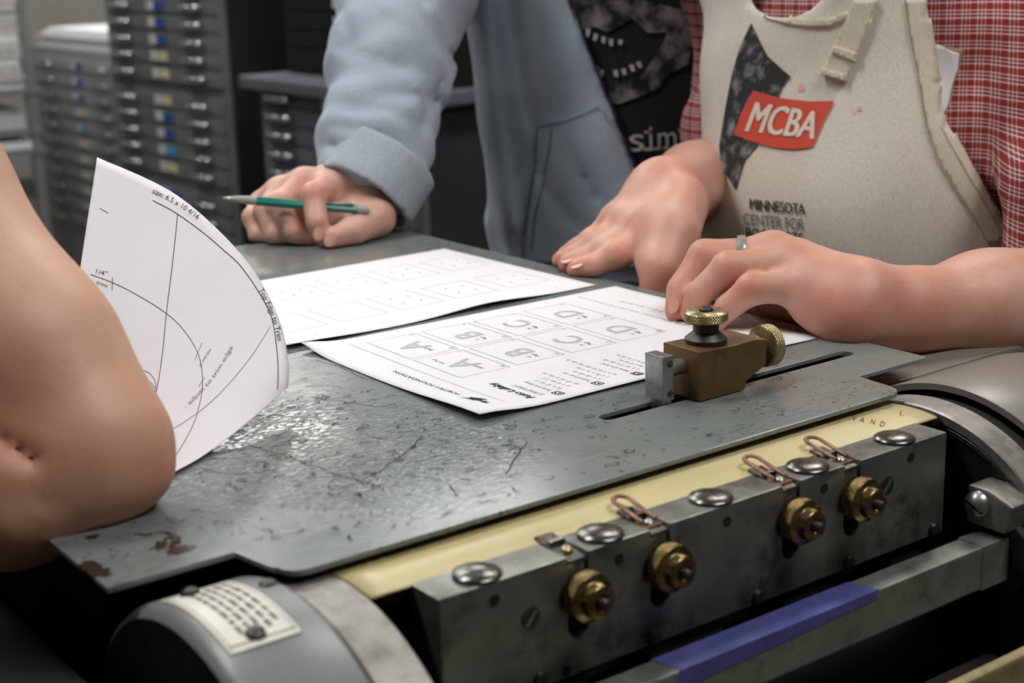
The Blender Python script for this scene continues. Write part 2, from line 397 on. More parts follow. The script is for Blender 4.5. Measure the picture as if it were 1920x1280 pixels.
def patch(name, poly, bvh, off, thick, mat, parent, step=6, smooth=True):
    """a cloth panel lying on a surface: its outline is given in the photograph, its place by the surface it lies on"""
    poly = np.array(poly, float); x0, y0 = poly.min(0); x1, y1 = poly.max(0)
    bm = bmesh.new(); vs = [bm.verts.new((p[0], p[1], 0)) for p in poly]; bm.faces.new(vs)
    for ax, lo, hi in ((0, x0, x1), (1, y0, y1)):
        t = lo+step
        while t < hi:
            co = (t, 0, 0) if ax == 0 else (0, t, 0); no = (1, 0, 0) if ax == 0 else (0, 1, 0)
            bmesh.ops.bisect_plane(bm, geom=bm.verts[:]+bm.edges[:]+bm.faces[:], plane_co=co, plane_no=no); t += step
    fn = onto(bvh, off+thick); fn0 = onto(bvh, off*.2); bm.verts.index_update()
    top = [fn(v.co.x, v.co.y) for v in bm.verts]; low = [fn0(v.co.x, v.co.y) for v in bm.verts]
    n = len(top); ok = [t is not None for t in top]
    fs = [tuple(v.index for v in f.verts) for f in bm.faces]; fs = [f for f in fs if all(ok[i] for i in f)]
    cnt = {}
    for f in fs:
        for i in range(len(f)): e = (f[i], f[(i+1) % len(f)]); cnt[e] = 1
    side = [(a, b, b+n, a+n) for (a, b) in cnt if (b, a) not in cnt]
    bm.free(); z = np.zeros(3)
    V = [t if t is not None else z for t in top]+[l if l is not None else z for l in low]
    o = mesh(name, V, fs+side, mat, parent, smooth=smooth)
    bm = bmesh.new(); bm.from_mesh(o.data); bmesh.ops.delete(bm, geom=[v for v in bm.verts if not v.link_faces], context='VERTS'); bmesh.ops.recalc_face_normals(bm, faces=bm.faces); bm.to_mesh(o.data); bm.free()
    return o

# ------------------------------------------------------------------ organic surfaces: implicit volumes polygonised by surface nets
def smin(a, b, k):
    h = np.clip(.5+.5*(b-a)/k, 0, 1); return b+(a-b)*h-k*h*(1-h)
def cone(P, a, b, ra, rb, fl=None):
    a, b = np.array(a, float), np.array(b, float); ab = b-a; t = np.clip(((P-a)@ab)/(ab@ab+1e-12), 0, 1)
    d = P-a-t[..., None]*ab
    if fl is not None:
        ax, k = fl; ax = np.array(ax, float); ax /= np.linalg.norm(ax); d = d+(d@ax)[..., None]*ax*(k-1)
    return np.linalg.norm(d, axis=-1)-(ra+(rb-ra)*t)
def ball(P, c, r, fl=None): return cone(P, c, np.array(c)+1e-6, r, r, fl)
def chain(P, pts, rs, k, fl=None):
    f = None
    for i in range(len(pts)-1):
        g = cone(P, pts[i], pts[i+1], rs[i], rs[i+1], fl); f = g if f is None else smin(f, g, k)
    return f
def nets(fn, lo, hi, h):
    lo, hi = np.array(lo, float), np.array(hi, float); n = np.ceil((hi-lo)/h).astype(int)+1
    ax = [lo[i]+h*np.arange(n[i]) for i in range(3)]
    G = np.stack(np.meshgrid(*ax, indexing='ij'), -1).astype(np.float32)
    V = np.empty(n, np.float32)
    for i in range(0, n[0], 24): V[i:i+24] = fn(G[i:i+24].astype(float))
    S = V < 0; c = [slice(0, -1), slice(1, None)]
    cnt = sum(S[c[i], c[j], c[k]].astype(int) for i in (0, 1) for j in (0, 1) for k in (0, 1))
    act = (cnt > 0) & (cnt < 8); idx = -np.ones(act.shape, int); I = np.argwhere(act); idx[act] = np.arange(len(I))
    acc = np.zeros((len(I), 3)); num = np.zeros(len(I)); cor = [(i, j, k) for i in (0, 1) for j in (0, 1) for k in (0, 1)]
    cv = {q: V[I[:, 0]+q[0], I[:, 1]+q[1], I[:, 2]+q[2]] for q in cor}
    for a in cor:
        for d in range(3):
            if a[d]: continue
            b = list(a); b[d] = 1; b = tuple(b); va, vb = cv[a], cv[b]; m = (va < 0) != (vb < 0)
            t = np.where(m, va/(va-vb+1e-20), 0); p = np.array(a, float)[None].repeat(len(I), 0); p[:, d] += t
            acc[m] += p[m]; num[m] += 1
    P = lo+(I+acc/num[:, None])*h; fs = []
    for d in range(3):
        e1, e2 = (d+1) % 3, (d+2) % 3
        s0 = [slice(None)]*3; s1 = [slice(None)]*3; s0[d] = slice(0, -1); s1[d] = slice(1, None)
        A, B = S[tuple(s0)], S[tuple(s1)]; E = np.argwhere(A != B)
        E = E[(E[:, e1] > 0) & (E[:, e2] > 0) & (E[:, e1] < n[e1]-1) & (E[:, e2] < n[e2]-1)]
        o1 = np.zeros(3, int); o1[e1] = 1; o2 = np.zeros(3, int); o2[e2] = 1
        q = [idx[tuple((E-a).T)] for a in (o1+o2, o2, 0*o1, o1)]; q = np.stack(q, 1)
        inside = A[tuple(E.T)]; q[~inside] = q[~inside][:, ::-1]; fs.append(q)
    return P, np.concatenate(fs)
def sdf_obj(name, fn, pts, pad, h, mat, parent=None, relax=2, tint=None):
    pts = np.array(pts); P, Q = nets(fn, pts.min(0)-pad, pts.max(0)+pad, h)
    # light relaxation keeps the surface smooth
    for _ in range(relax):
        acc = np.zeros_like(P); cn = np.zeros(len(P))
        for i in range(4):
            np.add.at(acc, Q[:, i], P[Q[:, (i+1) % 4]]); np.add.at(cn, Q[:, i], 1)
            np.add.at(acc, Q[:, i], P[Q[:, i-1]]); np.add.at(cn, Q[:, i], 1)
        P = P*.5+.5*acc/np.maximum(cn, 1)[:, None]
    me = bpy.data.meshes.new(name); me.vertices.add(len(P)); me.vertices.foreach_set('co', P.astype(np.float32).ravel())
    me.loops.add(Q.size); me.loops.foreach_set('vertex_index', Q.astype(np.int32).ravel())
    me.polygons.add(len(Q)); me.polygons.foreach_set('loop_start', np.arange(0, Q.size, 4, dtype=np.int32))
    me.polygons.foreach_set('use_smooth', np.ones(len(Q), bool)); me.update(calc_edges=True); me.validate()
    me.materials.append(MAT(mat))
    at = me.attributes.new('tint', 'FLOAT', 'POINT'); t = np.zeros(len(P), np.float32)
    for c, r, a in (tint or []): t = np.maximum(t, a*np.exp(-((P-np.array(c))**2).sum(1)/(r*r)))
    at.data.foreach_set('value', t.astype(np.float32))
    return link(bpy.data.objects.new(name, me), parent)

# ------------------------------------------------------------------ the room
def struct(o): o['kind'] = 'structure'; return o
struct(box('floor', -4, 6, -4, 7, FLOOR-.05, FLOOR, 'floor_mat', bevel=0))
struct(box('ceiling', -4, 6, -4, 7, CEIL, CEIL+.05, 'ceil_mat', bevel=0))
struct(box('wall_back', -4, 6, 6.9, 7, FLOOR, CEIL, 'wall_mat', bevel=0))
struct(box('wall_right', 5.9, 6, -4, 6.9, FLOOR, CEIL, 'wall_mat', bevel=0))
struct(box('wall_left', -4.1, -4, -4, 7, FLOOR, CEIL, 'wall_mat', bevel=0))
struct(box('wall_front', -4, 6, -4.1, -4, FLOOR, CEIL, 'wall_mat', bevel=0))
struct(box('baseboard_back', -4, 5.9, 6.87, 6.9, FLOOR, FLOOR+.1, 'trim_grey', bevel=0))
struct(box('baseboard_right', 5.87, 5.9, -4, 6.87, FLOOR, FLOOR+.1, 'trim_grey', bevel=0))
def lamp(x, y, lx, ly, where):
    e = empty('ceiling_light', (x, y, CEIL), 'fluorescent ceiling light panel '+where, 'ceiling light', 'ceiling lights')
    bm = bm_box(x-lx/2-.03, x+lx/2+.03, y-ly/2-.03, y+ly/2+.03, CEIL-.07, CEIL-.001)
    from_bm('housing', bm, 'shelf_metal', e, bevel=.004)
    box('diffuser', x-lx/2, x+lx/2, y-ly/2, y+ly/2, CEIL-.085, CEIL-.07, 'lamp_diffuser', e, bevel=.003)
for x, y, wh in ((.55, -1.1, 'above the front of the press'), (-.75, .9, 'left of the press'), (1.75, .9, 'above the men behind the press'),
                 (.55, 2.6, 'before the drawer cabinets'), (2.6, 3.4, 'above the low drawer cabinet'), (1.0, 5.2, 'over the far paper shelf'), (2.5, 5.75, 'in the far corner')):
    lamp(x, y, 1.2, .35, wh)

# ------------------------------------------------------------------ drawer cabinets in the background (fronts face -X)
def cabinet(name, label, X, Y0, Y1, z0, z1, depth, rows, hands, body, hmat, group, tags, side='cab_side', hl=.10, lab=.55):
    e = empty(name, (X+depth/2, (Y0+Y1)/2, z0), label, 'cabinet', group)
    bm = bm_box(X+.018, X+depth, Y0, Y1, z0, z1); o = from_bm('body', bm, side, e, bevel=.004)
    prism('front_frame', [(Y0, z0), (Y1, z0), (Y1, z1), (Y0, z1)], 'x', X+.010, X+.018, body, e)
    W = Y1-Y0; n = len(rows)
    hm = tube('handle', [(-.001, -hl/2, 0), (-.018, -hl/2+.006, -.001), (-.022, 0, -.002), (-.018, hl/2-.006, -.001), (-.001, hl/2, 0)], .0075, hmat); hd = hm.data; bpy.data.objects.remove(hm)
    lf = bm_box(-.004, 0, -.018, .018, -.012, .012); lo = from_bm('label_holder', lf, 'card', None, bevel=.001); ld = lo.data; bpy.data.objects.remove(lo)
    for i, z in enumerate(rows):
        gap = (rows[i-1]-z) if i else (rows[0]-rows[1]); hgt = min(gap, .045)-.005
        d = box('drawer', X, X+.0145, Y0+.025, Y1-.025, z-hgt/2, z+hgt/2, body, e, bevel=.002)
        for fr in hands: put('handle', hd, d, (X, Y0+W*fr, z))
        if lab: put('label_holder', ld, d, (X-.0005, Y0+W*lab, z))
        c = tags.get(i)
        if c:
            yy = Y0+W*lab-.052
            box('colour_tag', X-.003, X, yy-.030, yy+.026, z-.0115, z+.0115, c, d, bevel=.0008)
    return e
Xm = 1.2; Y0m, Y1m = 2.775, 3.52
rows = [float(atX(367, y, Xm)[2]) for y in (13, 46, 80, 112, 146, 197, 229, 261, 293, 325, 376, 408, 440, 472)]
cabinet('drawer_cabinet', 'tall grey steel drawer cabinet with chrome pulls and blue tags, behind the pencil', Xm, Y0m, Y1m, FLOOR, .45, .62,
        [rows[0]+.17, rows[0]+.127, rows[0]+.085, rows[0]+.042]+rows, (.2, .8), 'cab_grey', 'handle', 'drawer cabinets',
        {3: 'tag_blue', 4: 'tag_blue', 5: 'tag_blue', 6: 'tag_blue', 7: 'tag_cream', 8: 'tag_cream', 9: 'tag_cream', 10: 'tag_blue', 11: 'tag_blue', 12: 'tag_cyan', 13: 'tag_cream', 14: 'tag_blue', 15: 'tag_cream'})
Xl = 1.15
rows = [float(atX(530, y, Xl)[2]) for y in (183, 218, 252, 287, 321, 356, 390, 424)]
lowc = cabinet('drawer_cabinet', 'low dark grey drawer cabinet with a flat top, behind the hand holding the pencil', Xl, 1.83, 2.51, FLOOR, -.045, .75, rows, (.82, .2), 'cab_low', 'handle', 'drawer cabinets', {0: 'tag_cyan'}, lab=.52)
box('top_slab', Xl-.03, Xl+.78, 1.80, 2.54, -.045, -.015, 'cab_low', lowc, bevel=.006)
rows = [.16-.042*i for i in range(4)]
rows = [float(atX(628, y, 1.22)[2]) for y in (-70, -32, 5, 42, 77, 112)]
cabinet('drawer_cabinet', 'black drawer cabinet with white label holders standing on the low grey cabinet', 1.22, 1.83, 2.50, -.015, .45, .6, rows, (), 'cab_black', 'handle', 'drawer cabinets', {2: 'tag_blue'}, 'cab_black', lab=.60)
Xf = 1.62; ya = float(atX(215, 100, Xf)[1]); yb = float(atX(55, 100, Xf)[1])
rows = [float(atX(120, y, Xf)[2]) for y in (122, 150, 178, 206, 234, 262, 290, 318, 346, 374, 402)]
farc = cabinet('drawer_cabinet', 'pale grey drawer cabinet with papers heaped on top, far left', Xf, ya-.05, yb, FLOOR, float(atX(120, 92, Xf)[2]), .6, rows, (.2, .78), 'cab_light', 'handle', 'drawer cabinets',
        {0: 'tag_blue', 1: 'tag_blue', 2: 'tag_blue', 3: 'tag_cream', 4: 'tag_cyan', 5: 'tag_cream', 6: 'tag_cream', 7: 'tag_cream', 8: 'tag_cream', 9: 'tag_cream'}, 'cab_light', lab=.5)
zt = float(atX(120, 92, Xf)[2])
for i in range(6):
    o = box('paper_bundle', Xf+.02+.01*(i % 3), Xf+.55-.02*(i % 2), ya+.04+.02*(i % 2), yb-.06-.03*(i % 3), zt+.012*i, zt+.012*i+.011, 'stack_white', bevel=.001)
    tag(o, ['bottom sheaf', 'second sheaf from the bottom', 'third sheaf', 'fourth sheaf', 'fifth sheaf', 'topmost sheaf'][i]+' of white paper piled on the pale grey cabinet', 'paper', 'paper on the pale cabinet')
# shelf with paper stacks at the far left
sx, sy0 = 1.0, float(atX(64, 150, 1.30)[1])
sh = empty('storage_shelf', (sx+.15, sy0+.45, FLOOR), 'metal shelf unit filled with stacked paper at the left edge', 'shelf')
for k, yy in enumerate((sy0, sy0+.9)):
    for xx in (sx, sx+.27): box('post', xx, xx+.03, yy, yy+.03, FLOOR, 1.0, 'shelf_metal', sh)
zs = [float(atX(30, y, sx)[2]) for y in (205, 290, 330)]+[FLOOR+.12, .55]
for z in zs: box('shelf_board', sx-.01, sx+.31, sy0-.005, sy0+.935, z-.02, z, 'shelf_metal', sh)
def stack(z, h, n, x0, mat, where, dy=0):
    th = h/n; names = ['bottom', 'second', 'third', 'fourth', 'fifth', 'sixth', 'seventh', 'eighth', 'ninth', 'tenth', 'eleventh', 'twelfth', 'thirteenth', 'fourteenth']
    for i in range(n):
        j = RNG.uniform(-.008, .008, 2)
        tag(box('paper_stack', x0+j[0], x0+.25+j[0], sy0+.008+dy+j[1], sy0+.80+j[1], z+i*th, z+(i+.9)*th, mat if (i % 3) else 'stack_white', bevel=.0015),
            names[i]+' ream from below of grey-white paper '+where, 'paper', 'paper piles on the far shelf')
stack(zs[0], .36, 14, sx+.02, 'stack_paper', 'on the upper shelf at the left edge')
stack(zs[1], .07, 3, sx+.02, 'stack_white', 'on the middle shelf at the left edge', .05)
stack(zs[2]-.0, .03, 1, sx+.02, 'stack_white', 'on the lower shelf at the left edge')
# dark clutter between shelf and wall
o = box('storage_crate', 2.6, 3.2, 5.3, 6.1, FLOOR, .15, 'wood_dark', bevel=.01); tag(o, 'dark wooden crate stored beyond the pale cabinet', 'crate')

# ------------------------------------------------------------------ the proof press
press = empty('proof_press', (.02, .1, FLOOR), 'grey cylinder proof press with painted feed board and brass gripper knobs', 'printing press')
# feed board with its stepped front tab and slot
def arc(cx, cy, r, a0, a1, n=6): return [(cx+r*math.cos(a0+(a1-a0)*i/n), cy+r*math.sin(a0+(a1-a0)*i/n)) for i in range(n+1)]
fx = float(pz(431, 446)[0]); fy = float(pz(431, 446)[1])
outline = [(-.2565, -.081)]+[(-.1955, -.081), (-.1905, -.108)]+arc(-.1785, -.110, .010, PI, 1.5*PI, 4)+arc(.215, -.107, .013, 1.5*PI, 2*PI, 6)+[(.230, -.0815)]+arc(.293, -.0785, .003, -PI/2, 0, 3) + \
    arc(.256, .53, .04, 0, PI/2, 6)+[(.15, .585), (-.06, .60), (-.2565, .60)]
bm = bmesh.new(); ov = [bm.verts.new((x, y, 0)) for x, y in outline]; oe = [bm.edges.new((ov[i], ov[(i+1) % len(ov)])) for i in range(len(ov))]
slot = arc(.2645, -.0402, .0054, -PI/2, PI/2, 6)+arc(.062, -.0402, .0054, PI/2, 1.5*PI, 6)
sv = [bm.verts.new((x, y, 0)) for x, y in slot]; se = [bm.edges.new((sv[i], sv[(i+1) % len(sv)])) for i in range(len(sv))]
bmesh.ops.triangle_fill(bm, use_beauty=True, edges=oe+se)
bmesh.ops.recalc_face_normals(bm, faces=bm.faces)
if sum(f.normal.z for f in bm.faces) < 0: bmesh.ops.reverse_faces(bm, faces=bm.faces)
r = bmesh.ops.extrude_face_region(bm, geom=bm.faces[:]); bmesh.ops.translate(bm, vec=(0, 0, -.0028), verts=[g for g in r['geom'] if isinstance(g, bmesh.types.BMVert)])
bmesh.ops.recalc_face_normals(bm, faces=bm.faces)
board = from_bm('feed_board', bm, 'grey_paint', press, bevel=.0006, seg=2, angle=1.0); board['label'] = 'grey painted steel feed board, scratched and pitted'
pits = Print()
for k in range(560):
    q = RNG.normal((-.03, .03), (.11, .075)); q = np.array([np.clip(q[0], -.24, .21), np.clip(q[1], -.105, .21)]); th = RNG.uniform(0, 6.3); t_ = RNG.random()
    if (q[1] < -.07 and q[0] < -.18) or (q[0] > -.012 and q[1] > -.012): continue
    if t_ < .45:
        r_ = RNG.uniform(.0010, .0026); a0 = RNG.uniform(0, 6.3); pits.line([q+np.array([math.cos(a_)*r_*1.4, math.sin(a_)*r_]) for a_ in np.linspace(a0, a0+RNG.uniform(2, 5.5), 9)], RNG.uniform(.00035, .0007))
    elif t_ < .75:
        pits.poly([q+np.array([math.cos(a_), math.sin(a_)*.7])*RNG.uniform(.0005, .0013) for a_ in np.linspace(0, 6.28, 7)[:-1]])
    else:
        l_ = RNG.uniform(.002, .008); th = RNG.choice([.25, -.5, 1.9, .6])+RNG.normal(0, .25); pits.line([q+np.array([math.cos(th+.3*math.sin(u*5)), math.sin(th+.3*math.sin(u*5))])*l_*u for u in np.linspace(0, 1, 7)], RNG.uniform(.0004, .0008))
for pts_ in ([(590, 675), (640, 690), (690, 712), (720, 708)], [(590, 745), (660, 755), (700, 762), (745, 764)], [(650, 730), (610, 722), (570, 726)], [(790, 818), (760, 850), (700, 890)], [(430, 820), (480, 840), (540, 856), (600, 880), (680, 905)], [(400, 850), (450, 842), (520, 835), (570, 815)], [(520, 795), (600, 788), (640, 797)], [(990, 830), (960, 870), (950, 890)], [(840, 910), (860, 930)], [(760, 890), (830, 902)], [(380, 880), (440, 890), (520, 880)]):
    pits.line([pz(p_[0]+RNG.normal(0, 1.5), p_[1]+RNG.normal(0, .8))[:2] for p_ in catmull(pts_, 6)], .00055)
o = pits.build('paint_pits', lambda x, y: (x, y, .0005), 'paint_chip', press); o['kind'] = 'stuff'; o['label'] = 'dark pits and scratches in the grey paint'
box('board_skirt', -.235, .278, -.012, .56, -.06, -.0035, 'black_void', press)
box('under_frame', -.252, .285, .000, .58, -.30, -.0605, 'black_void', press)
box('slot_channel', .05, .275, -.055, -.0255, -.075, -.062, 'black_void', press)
# cylinder
CX, CY, CR, CZ = .028, -.132, .112, -.006-.112
def ring(name, x0, x1, R, mat, lip=.0, inner=.0):
    h = x1-x0
    prof = [(1e-6, 0.004), (R-lip, .004), (R-lip, 0), (R-.001, 0), (R, .001), (R, h-.001), (R-.001, h), (R-lip, h), (R-lip, h-.004), (1e-6, h-.004)]
    return lathe(name, prof, (x0, CY, CZ), (1, 0, 0), mat, press, seg=120)
ring('bearer_ring', .225, .245, CR, 'bearer_steel', .006); ring('bearer_ring', -.1905, -.166, CR, 'bearer_steel', .006)
lathe('bearer_web', [(1e-6, 0), (CR-.0075, 0), (CR-.0075, .012), (1e-6, .012)], (.2285, CY, CZ), (1, 0, 0), 'dark_paint', press, seg=96)
lathe('bearer_web', [(1e-6, 0), (CR-.0075, 0), (CR-.0075, .012), (1e-6, .012)], (-.1815, CY, CZ), (1, 0, 0), 'dark_paint', press, seg=96)
lathe('bead', [(CR-.0085, 0), (CR-.0075, .0012), (CR-.0085, .0024), (CR-.0105, .0024), (CR-.0105, 0)], (.2265, CY, CZ), (1, 0, 0), 'bright_steel', press, seg=120)
def mantle(name, x0, x1, R, th, a0, a1, mat, n=60):
    vs, fs = [], []; xs = np.linspace(x0, x1, 24)
    for i in range(n+1):
        a = math.radians(a0+(a1-a0)*i/n)
        for x in xs:
            for rr in (R, R-th): vs.append((x, CY+rr*math.cos(a), CZ+rr*math.sin(a)))
    m = len(xs)*2
    for i in range(n):
        for j in range(len(xs)-1):
            p = i*m+2*j; fs += [(p, p+2, p+m+2, p+m), (p+1, p+m+1, p+m+3, p+3)]
        fs += [(i*m, i*m+m, i*m+m+1, i*m+1), (i*m+m-2, i*m+m-1, i*m+2*m-1, i*m+2*m-2)]
    for i in (0, n):
        for j in range(len(xs)-1): p = i*m+2*j; fs.append((p, p+1, p+3, p+2) if i == 0 else (p, p+2, p+3, p+1))
    return mesh(name, vs, fs, mat, press, smooth=True)
mantle('cylinder_mantle', -.165, .224, CR-.0012, .008, 98, -100, 'dark_steel')
ty = mantle('tympan', -.1655, .2185, CR, .0010, 99.5, 35, 'oiled_tympan'); ty['label'] = 'yellow oiled tympan sheet'
tl = Print(); along_later = [('V', 1596, 789), ('A', 1611, 791), ('N', 1630, 795), ('D', 1648, 799)]
lathe('cylinder_core', [(1e-6, 0), (.048, 0), (.048, .39), (1e-6, .39)], (-.165, CY+.02, CZ-.02), (1, 0, 0), 'black_void', press, seg=40)
# end covers
def cover(x0, x1, R, mat, endmat):
    prof = [(R, 0), (R, x1-x0)] if x1 > x0 else None
lathe('end_cover', [(R_, h_) for R_, h_ in ((.105, .0), (.1165, .0), (.1172, .002), (.1172, .046), (.1150, .0505), (.1120, .0525))], (-.1945, CY, CZ), (-1, 0, 0), 'cover_paint', press, seg=140)
lathe('end_cap', [(1e-6, .0505), (.100, .0505), (.1122, .0525)], (-.1945, CY, CZ), (-1, 0, 0), 'dark_paint', press, seg=96)
lathe('end_cover', [(.1125, .0), (.1165, 0), (.1172, .002), (.1172, .10), (.113, .105), (1e-6, .105)], (.2575, CY, CZ), (1, 0, 0), 'cover_beige', press, seg=140)
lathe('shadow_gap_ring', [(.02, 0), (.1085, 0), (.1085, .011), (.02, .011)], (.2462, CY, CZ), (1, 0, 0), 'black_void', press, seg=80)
# lettered plate on the left cover
def on_cov(x, deg, R=.1178): a = math.radians(deg); return (x, CY+R*math.cos(a), CZ+R*math.sin(a))
px0, px1, pa0, pa1 = -.2395, -.2075, 72.5, 106.2
vs, fs = [], []; N = 24
for i in range(N+1):
    for x in (px0, px1):
        for R in (.1172, .1180): vs.append(on_cov(x, pa0+(pa1-pa0)*i/N, R))
for i in range(N):
    p = 4*i; fs += [(p+1, p+3, p+7, p+5), (p, p+1, p+5, p+4), (p+2, p+6, p+7, p+3)]
fs += [(0, 2, 3, 1), (4*N, 4*N+1, 4*N+3, 4*N+2)]
plate = mesh('instruction_plate', vs, fs, 'plate', press, smooth=False); plate['label'] = 'small white lettered plate with a dark screw'
pr = Print()
W_ = px1-px0; H_ = pa1-pa0
for a, b, c, d in ((.03, .05, .97, .05), (.03, .95, .97, .95), (.05, .03, .05, .97), (.95, .03, .95, .97)): pr.line([(a+(c-a)*t, b+(d-b)*t) for t in np.linspace(0, 1, 12)], .012)
# worn capitals, too blurred to read: short strokes in word groups along the curve
for k in range(5):
    t_ = .10
    while t_ < .86:
        for q_ in range(random.randint(2, 7)):
            if t_ > .88: break
            x_ = .80-.132*k; pr.line([(x_, t_), (x_+.075, t_+random.uniform(-.004, .004))], .010)
            if random.random() < .6: pr.line([(x_+random.choice([0, .037, .075]), t_+.001), (x_+random.choice([0, .037, .075]), t_+.012)], .010)
            t_ += .019
        t_ += .022
pr.build('plate_lettering', lambda u, v: on_cov(px0+u*W_, pa0+v*H_, .11815), 'plate_ink', plate)
scr = lathe('screw', [(1e-6, .0032), (.0022, .0030), (.0040, .0018), (.0045, 0)], (0, 0, 0), (0, 0, 1), 'dark_steel', data_only=True, seg=24)
for x, dg in ((px0+.0145, 102.8), (px0+.0115, 75.5)):
    put('screw', scr, plate, on_cov(x, dg, .1178), (math.radians(dg-90), 0, 0))
put('screw', scr, press, on_cov(-.199, 84, .1160), (math.radians(-6), 0, 0))

# gripper bar (steel block with U-slots)
YB, YK, ZT, ZB = -.1716, -.1492, -.0072, -.0672
kx = [-.0672, -.0162, .0745, .1215]; sw = .0062
poly = [(-.1444, ZB), (.1996, ZB), (.1996, ZT)]
for x in reversed(kx):
    poly += [(x+sw, ZT)]+[(x+sw*math.cos(a), -.0425+sw*math.sin(a)) for a in np.linspace(0, -PI, 9)]+[(x-sw, ZT)]
poly += [(-.1444, ZT)]
gb = prism('gripper_bar', poly, 'y', YB, YK, 'block_steel', press, bevel=.0007); gb['label'] = 'stained steel gripper bar with slots'
box('bar_backing', -.1444, .1996, YK+.0005, YK+.012, ZB-.02, ZT-.003, 'dark_steel', press)
for x0, x1 in ((-.13, -.06), (-.02, .03), (.075, .12), (.16, .19)): box('bar_foot', x0, x1, YB+.004, YK, ZB-.03, ZB-.0005, 'dark_paint', press)
knob = lathe('thumb_nut', [(1e-6, 0), (.0108, 0), (.0114, .0006), (.0114, .0030), (.0117, .0034), (.0117, .0092), (.0112, .0100), (.0088, .0103), (.0083, .0108), (.0081, .0150), (.0074, .0160), (.0046, .0162), (.0042, .0140), (1e-6, .0140)],
             (0, 0, 0), (0, -1, 0), 'brass', data_only=True, knurl=(4, 5, 40, .00045))
kscr = lathe('nut_screw', [(.0028, 0)]+[(.0028-.0003*(i % 2), .0135+.0007*i) for i in range(9)]+[(.0022, .0198), (1e-6, .0206)], (0, 0, 0), (0, -1, 0), 'dark_steel', data_only=True, seg=20)
for x in kx:
    put('thumb_nut', knob, gb, (x, YB-.001, -.0258)); put('nut_screw', kscr, gb, (x, YB-.001, -.0258))
capm = lathe('cap_disc', [(.0108, 0), (.0114, .0006), (.0114, .0014), (.0108, .0020), (.0080, .0031), (.0040, .0038), (1e-6, .0040)], (0, 0, 0), (0, 0, 1), 'cap_steel', data_only=True, seg=48)
for x in (-.1165, -.0445, .0275, .0980, .1680): put('cap_disc', capm, gb, (x, -.1608, ZT))
# gripper fingers: steel tongue, slotted screw, copper loop
ghead = lathe('gripper_screw', [(1e-6, .0030), (.0016, .0027), (.0030, .0014), (.0033, 0)], (0, 0, 0), (0, 0, 1), 'bright_steel', data_only=True, seg=24)
gheadb = lathe('gripper_screw', [(1e-6, .0030), (.0016, .0027), (.0030, .0014), (.0033, 0)], (0, 0, 0), (0, 0, 1), 'brass_bright', data_only=True, seg=24)
for i, x in enumerate(kx):
    bm = bm_box(x-.0055, x+.0055, -.0140+YB+.0145, YK+.004, -.0022, .0)
    for v in bm.verts: v.co.z += -.0098+(v.co.y-YB)*.16
    from_bm('gripper_tongue', bm, 'cap_steel', gb, bevel=.0004)
    bm = bm_box(x-.0050, x+.0050, YB+.0015, YB+.004, -.024, -.0105); from_bm('gripper_tongue', bm, 'bright_steel', gb, bevel=.0003)
    put('gripper_screw', gheadb if i == 0 else ghead, gb, (x, YB+.0085, -.0088), (-.16, 0, .3*i))
    box('gripper_clip', x-.0048, x+.0048, YB+.0150, YB+.0172, -.0078, -.0048, 'cap_steel', gb, bevel=.0003)
    if i:
        L = [(x-.0042, YB+.008), (x-.0042, YB+.020)]+[(x+.0046*math.cos(a), YB+.0275+.0048*math.sin(a)) for a in np.linspace(PI, 0, 9)]+[(x+.0042, YB+.020), (x+.0042, YB+.008)]
        tube('copper_loop', catmull([(p[0], p[1], -.0064+(p[1]-YB-.008)*.22) for p in L], 3), .0014, 'copper', gb, 8, False, .6)
        box('copper_plate', x-.0056, x+.0056, YB+.0045, YB+.0145, -.0090, -.0080, 'copper', gb, bevel=.0002)
# rivets and screws on the face; flat black discs paint the shade inside holes
hole = lathe('screw_hole_shade', [(.0027, 0), (.0027, .0003), (1e-6, .0003)], (0, 0, 0), (0, -1, 0), 'black_void', data_only=True, seg=24)
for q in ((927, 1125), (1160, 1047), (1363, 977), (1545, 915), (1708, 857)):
    P = atY(*q, YB); put('screw_hole_shade', hole, gb, (P[0], YB-.0001, P[2]))
P = atY(1062, 1258, YB); put('screw_hole_shade', hole, gb, (P[0], YB-.0001, P[2]))
riv = lathe('rivet', [(.0040, 0), (.0040, .0012), (.0034, .0022), (.0018, .0026), (1e-6, .0027)], (0, 0, 0), (0, -1, 0), 'dark_steel', data_only=True, seg=24)
for q in ((1012, 1272), (1225, 1195), (1420, 1120), (1590, 1053), (1749, 992)):
    P = atY(*q, YB); put('rivet', riv, gb, (P[0], YB, max(P[2], ZB+.004)))
for q in ((995, 1158), (1663, 910)):
    P = atY(*q, YB); o = lathe('slotted_screw', [(.0052, 0), (.0052, .0004), (1e-6, .0004)], (P[0], YB-.0001, P[2]), (0, -1, 0), 'dark_steel', gb, seg=28)
    bm = bm_box(-.0006, .0006, -.0003, .0003, -.0042, .0042); o = from_bm('screw_slot', bm, 'bright_steel', gb); o.location = (P[0], YB-.0006, P[2]); o.rotation_euler = (0, .7, 0)
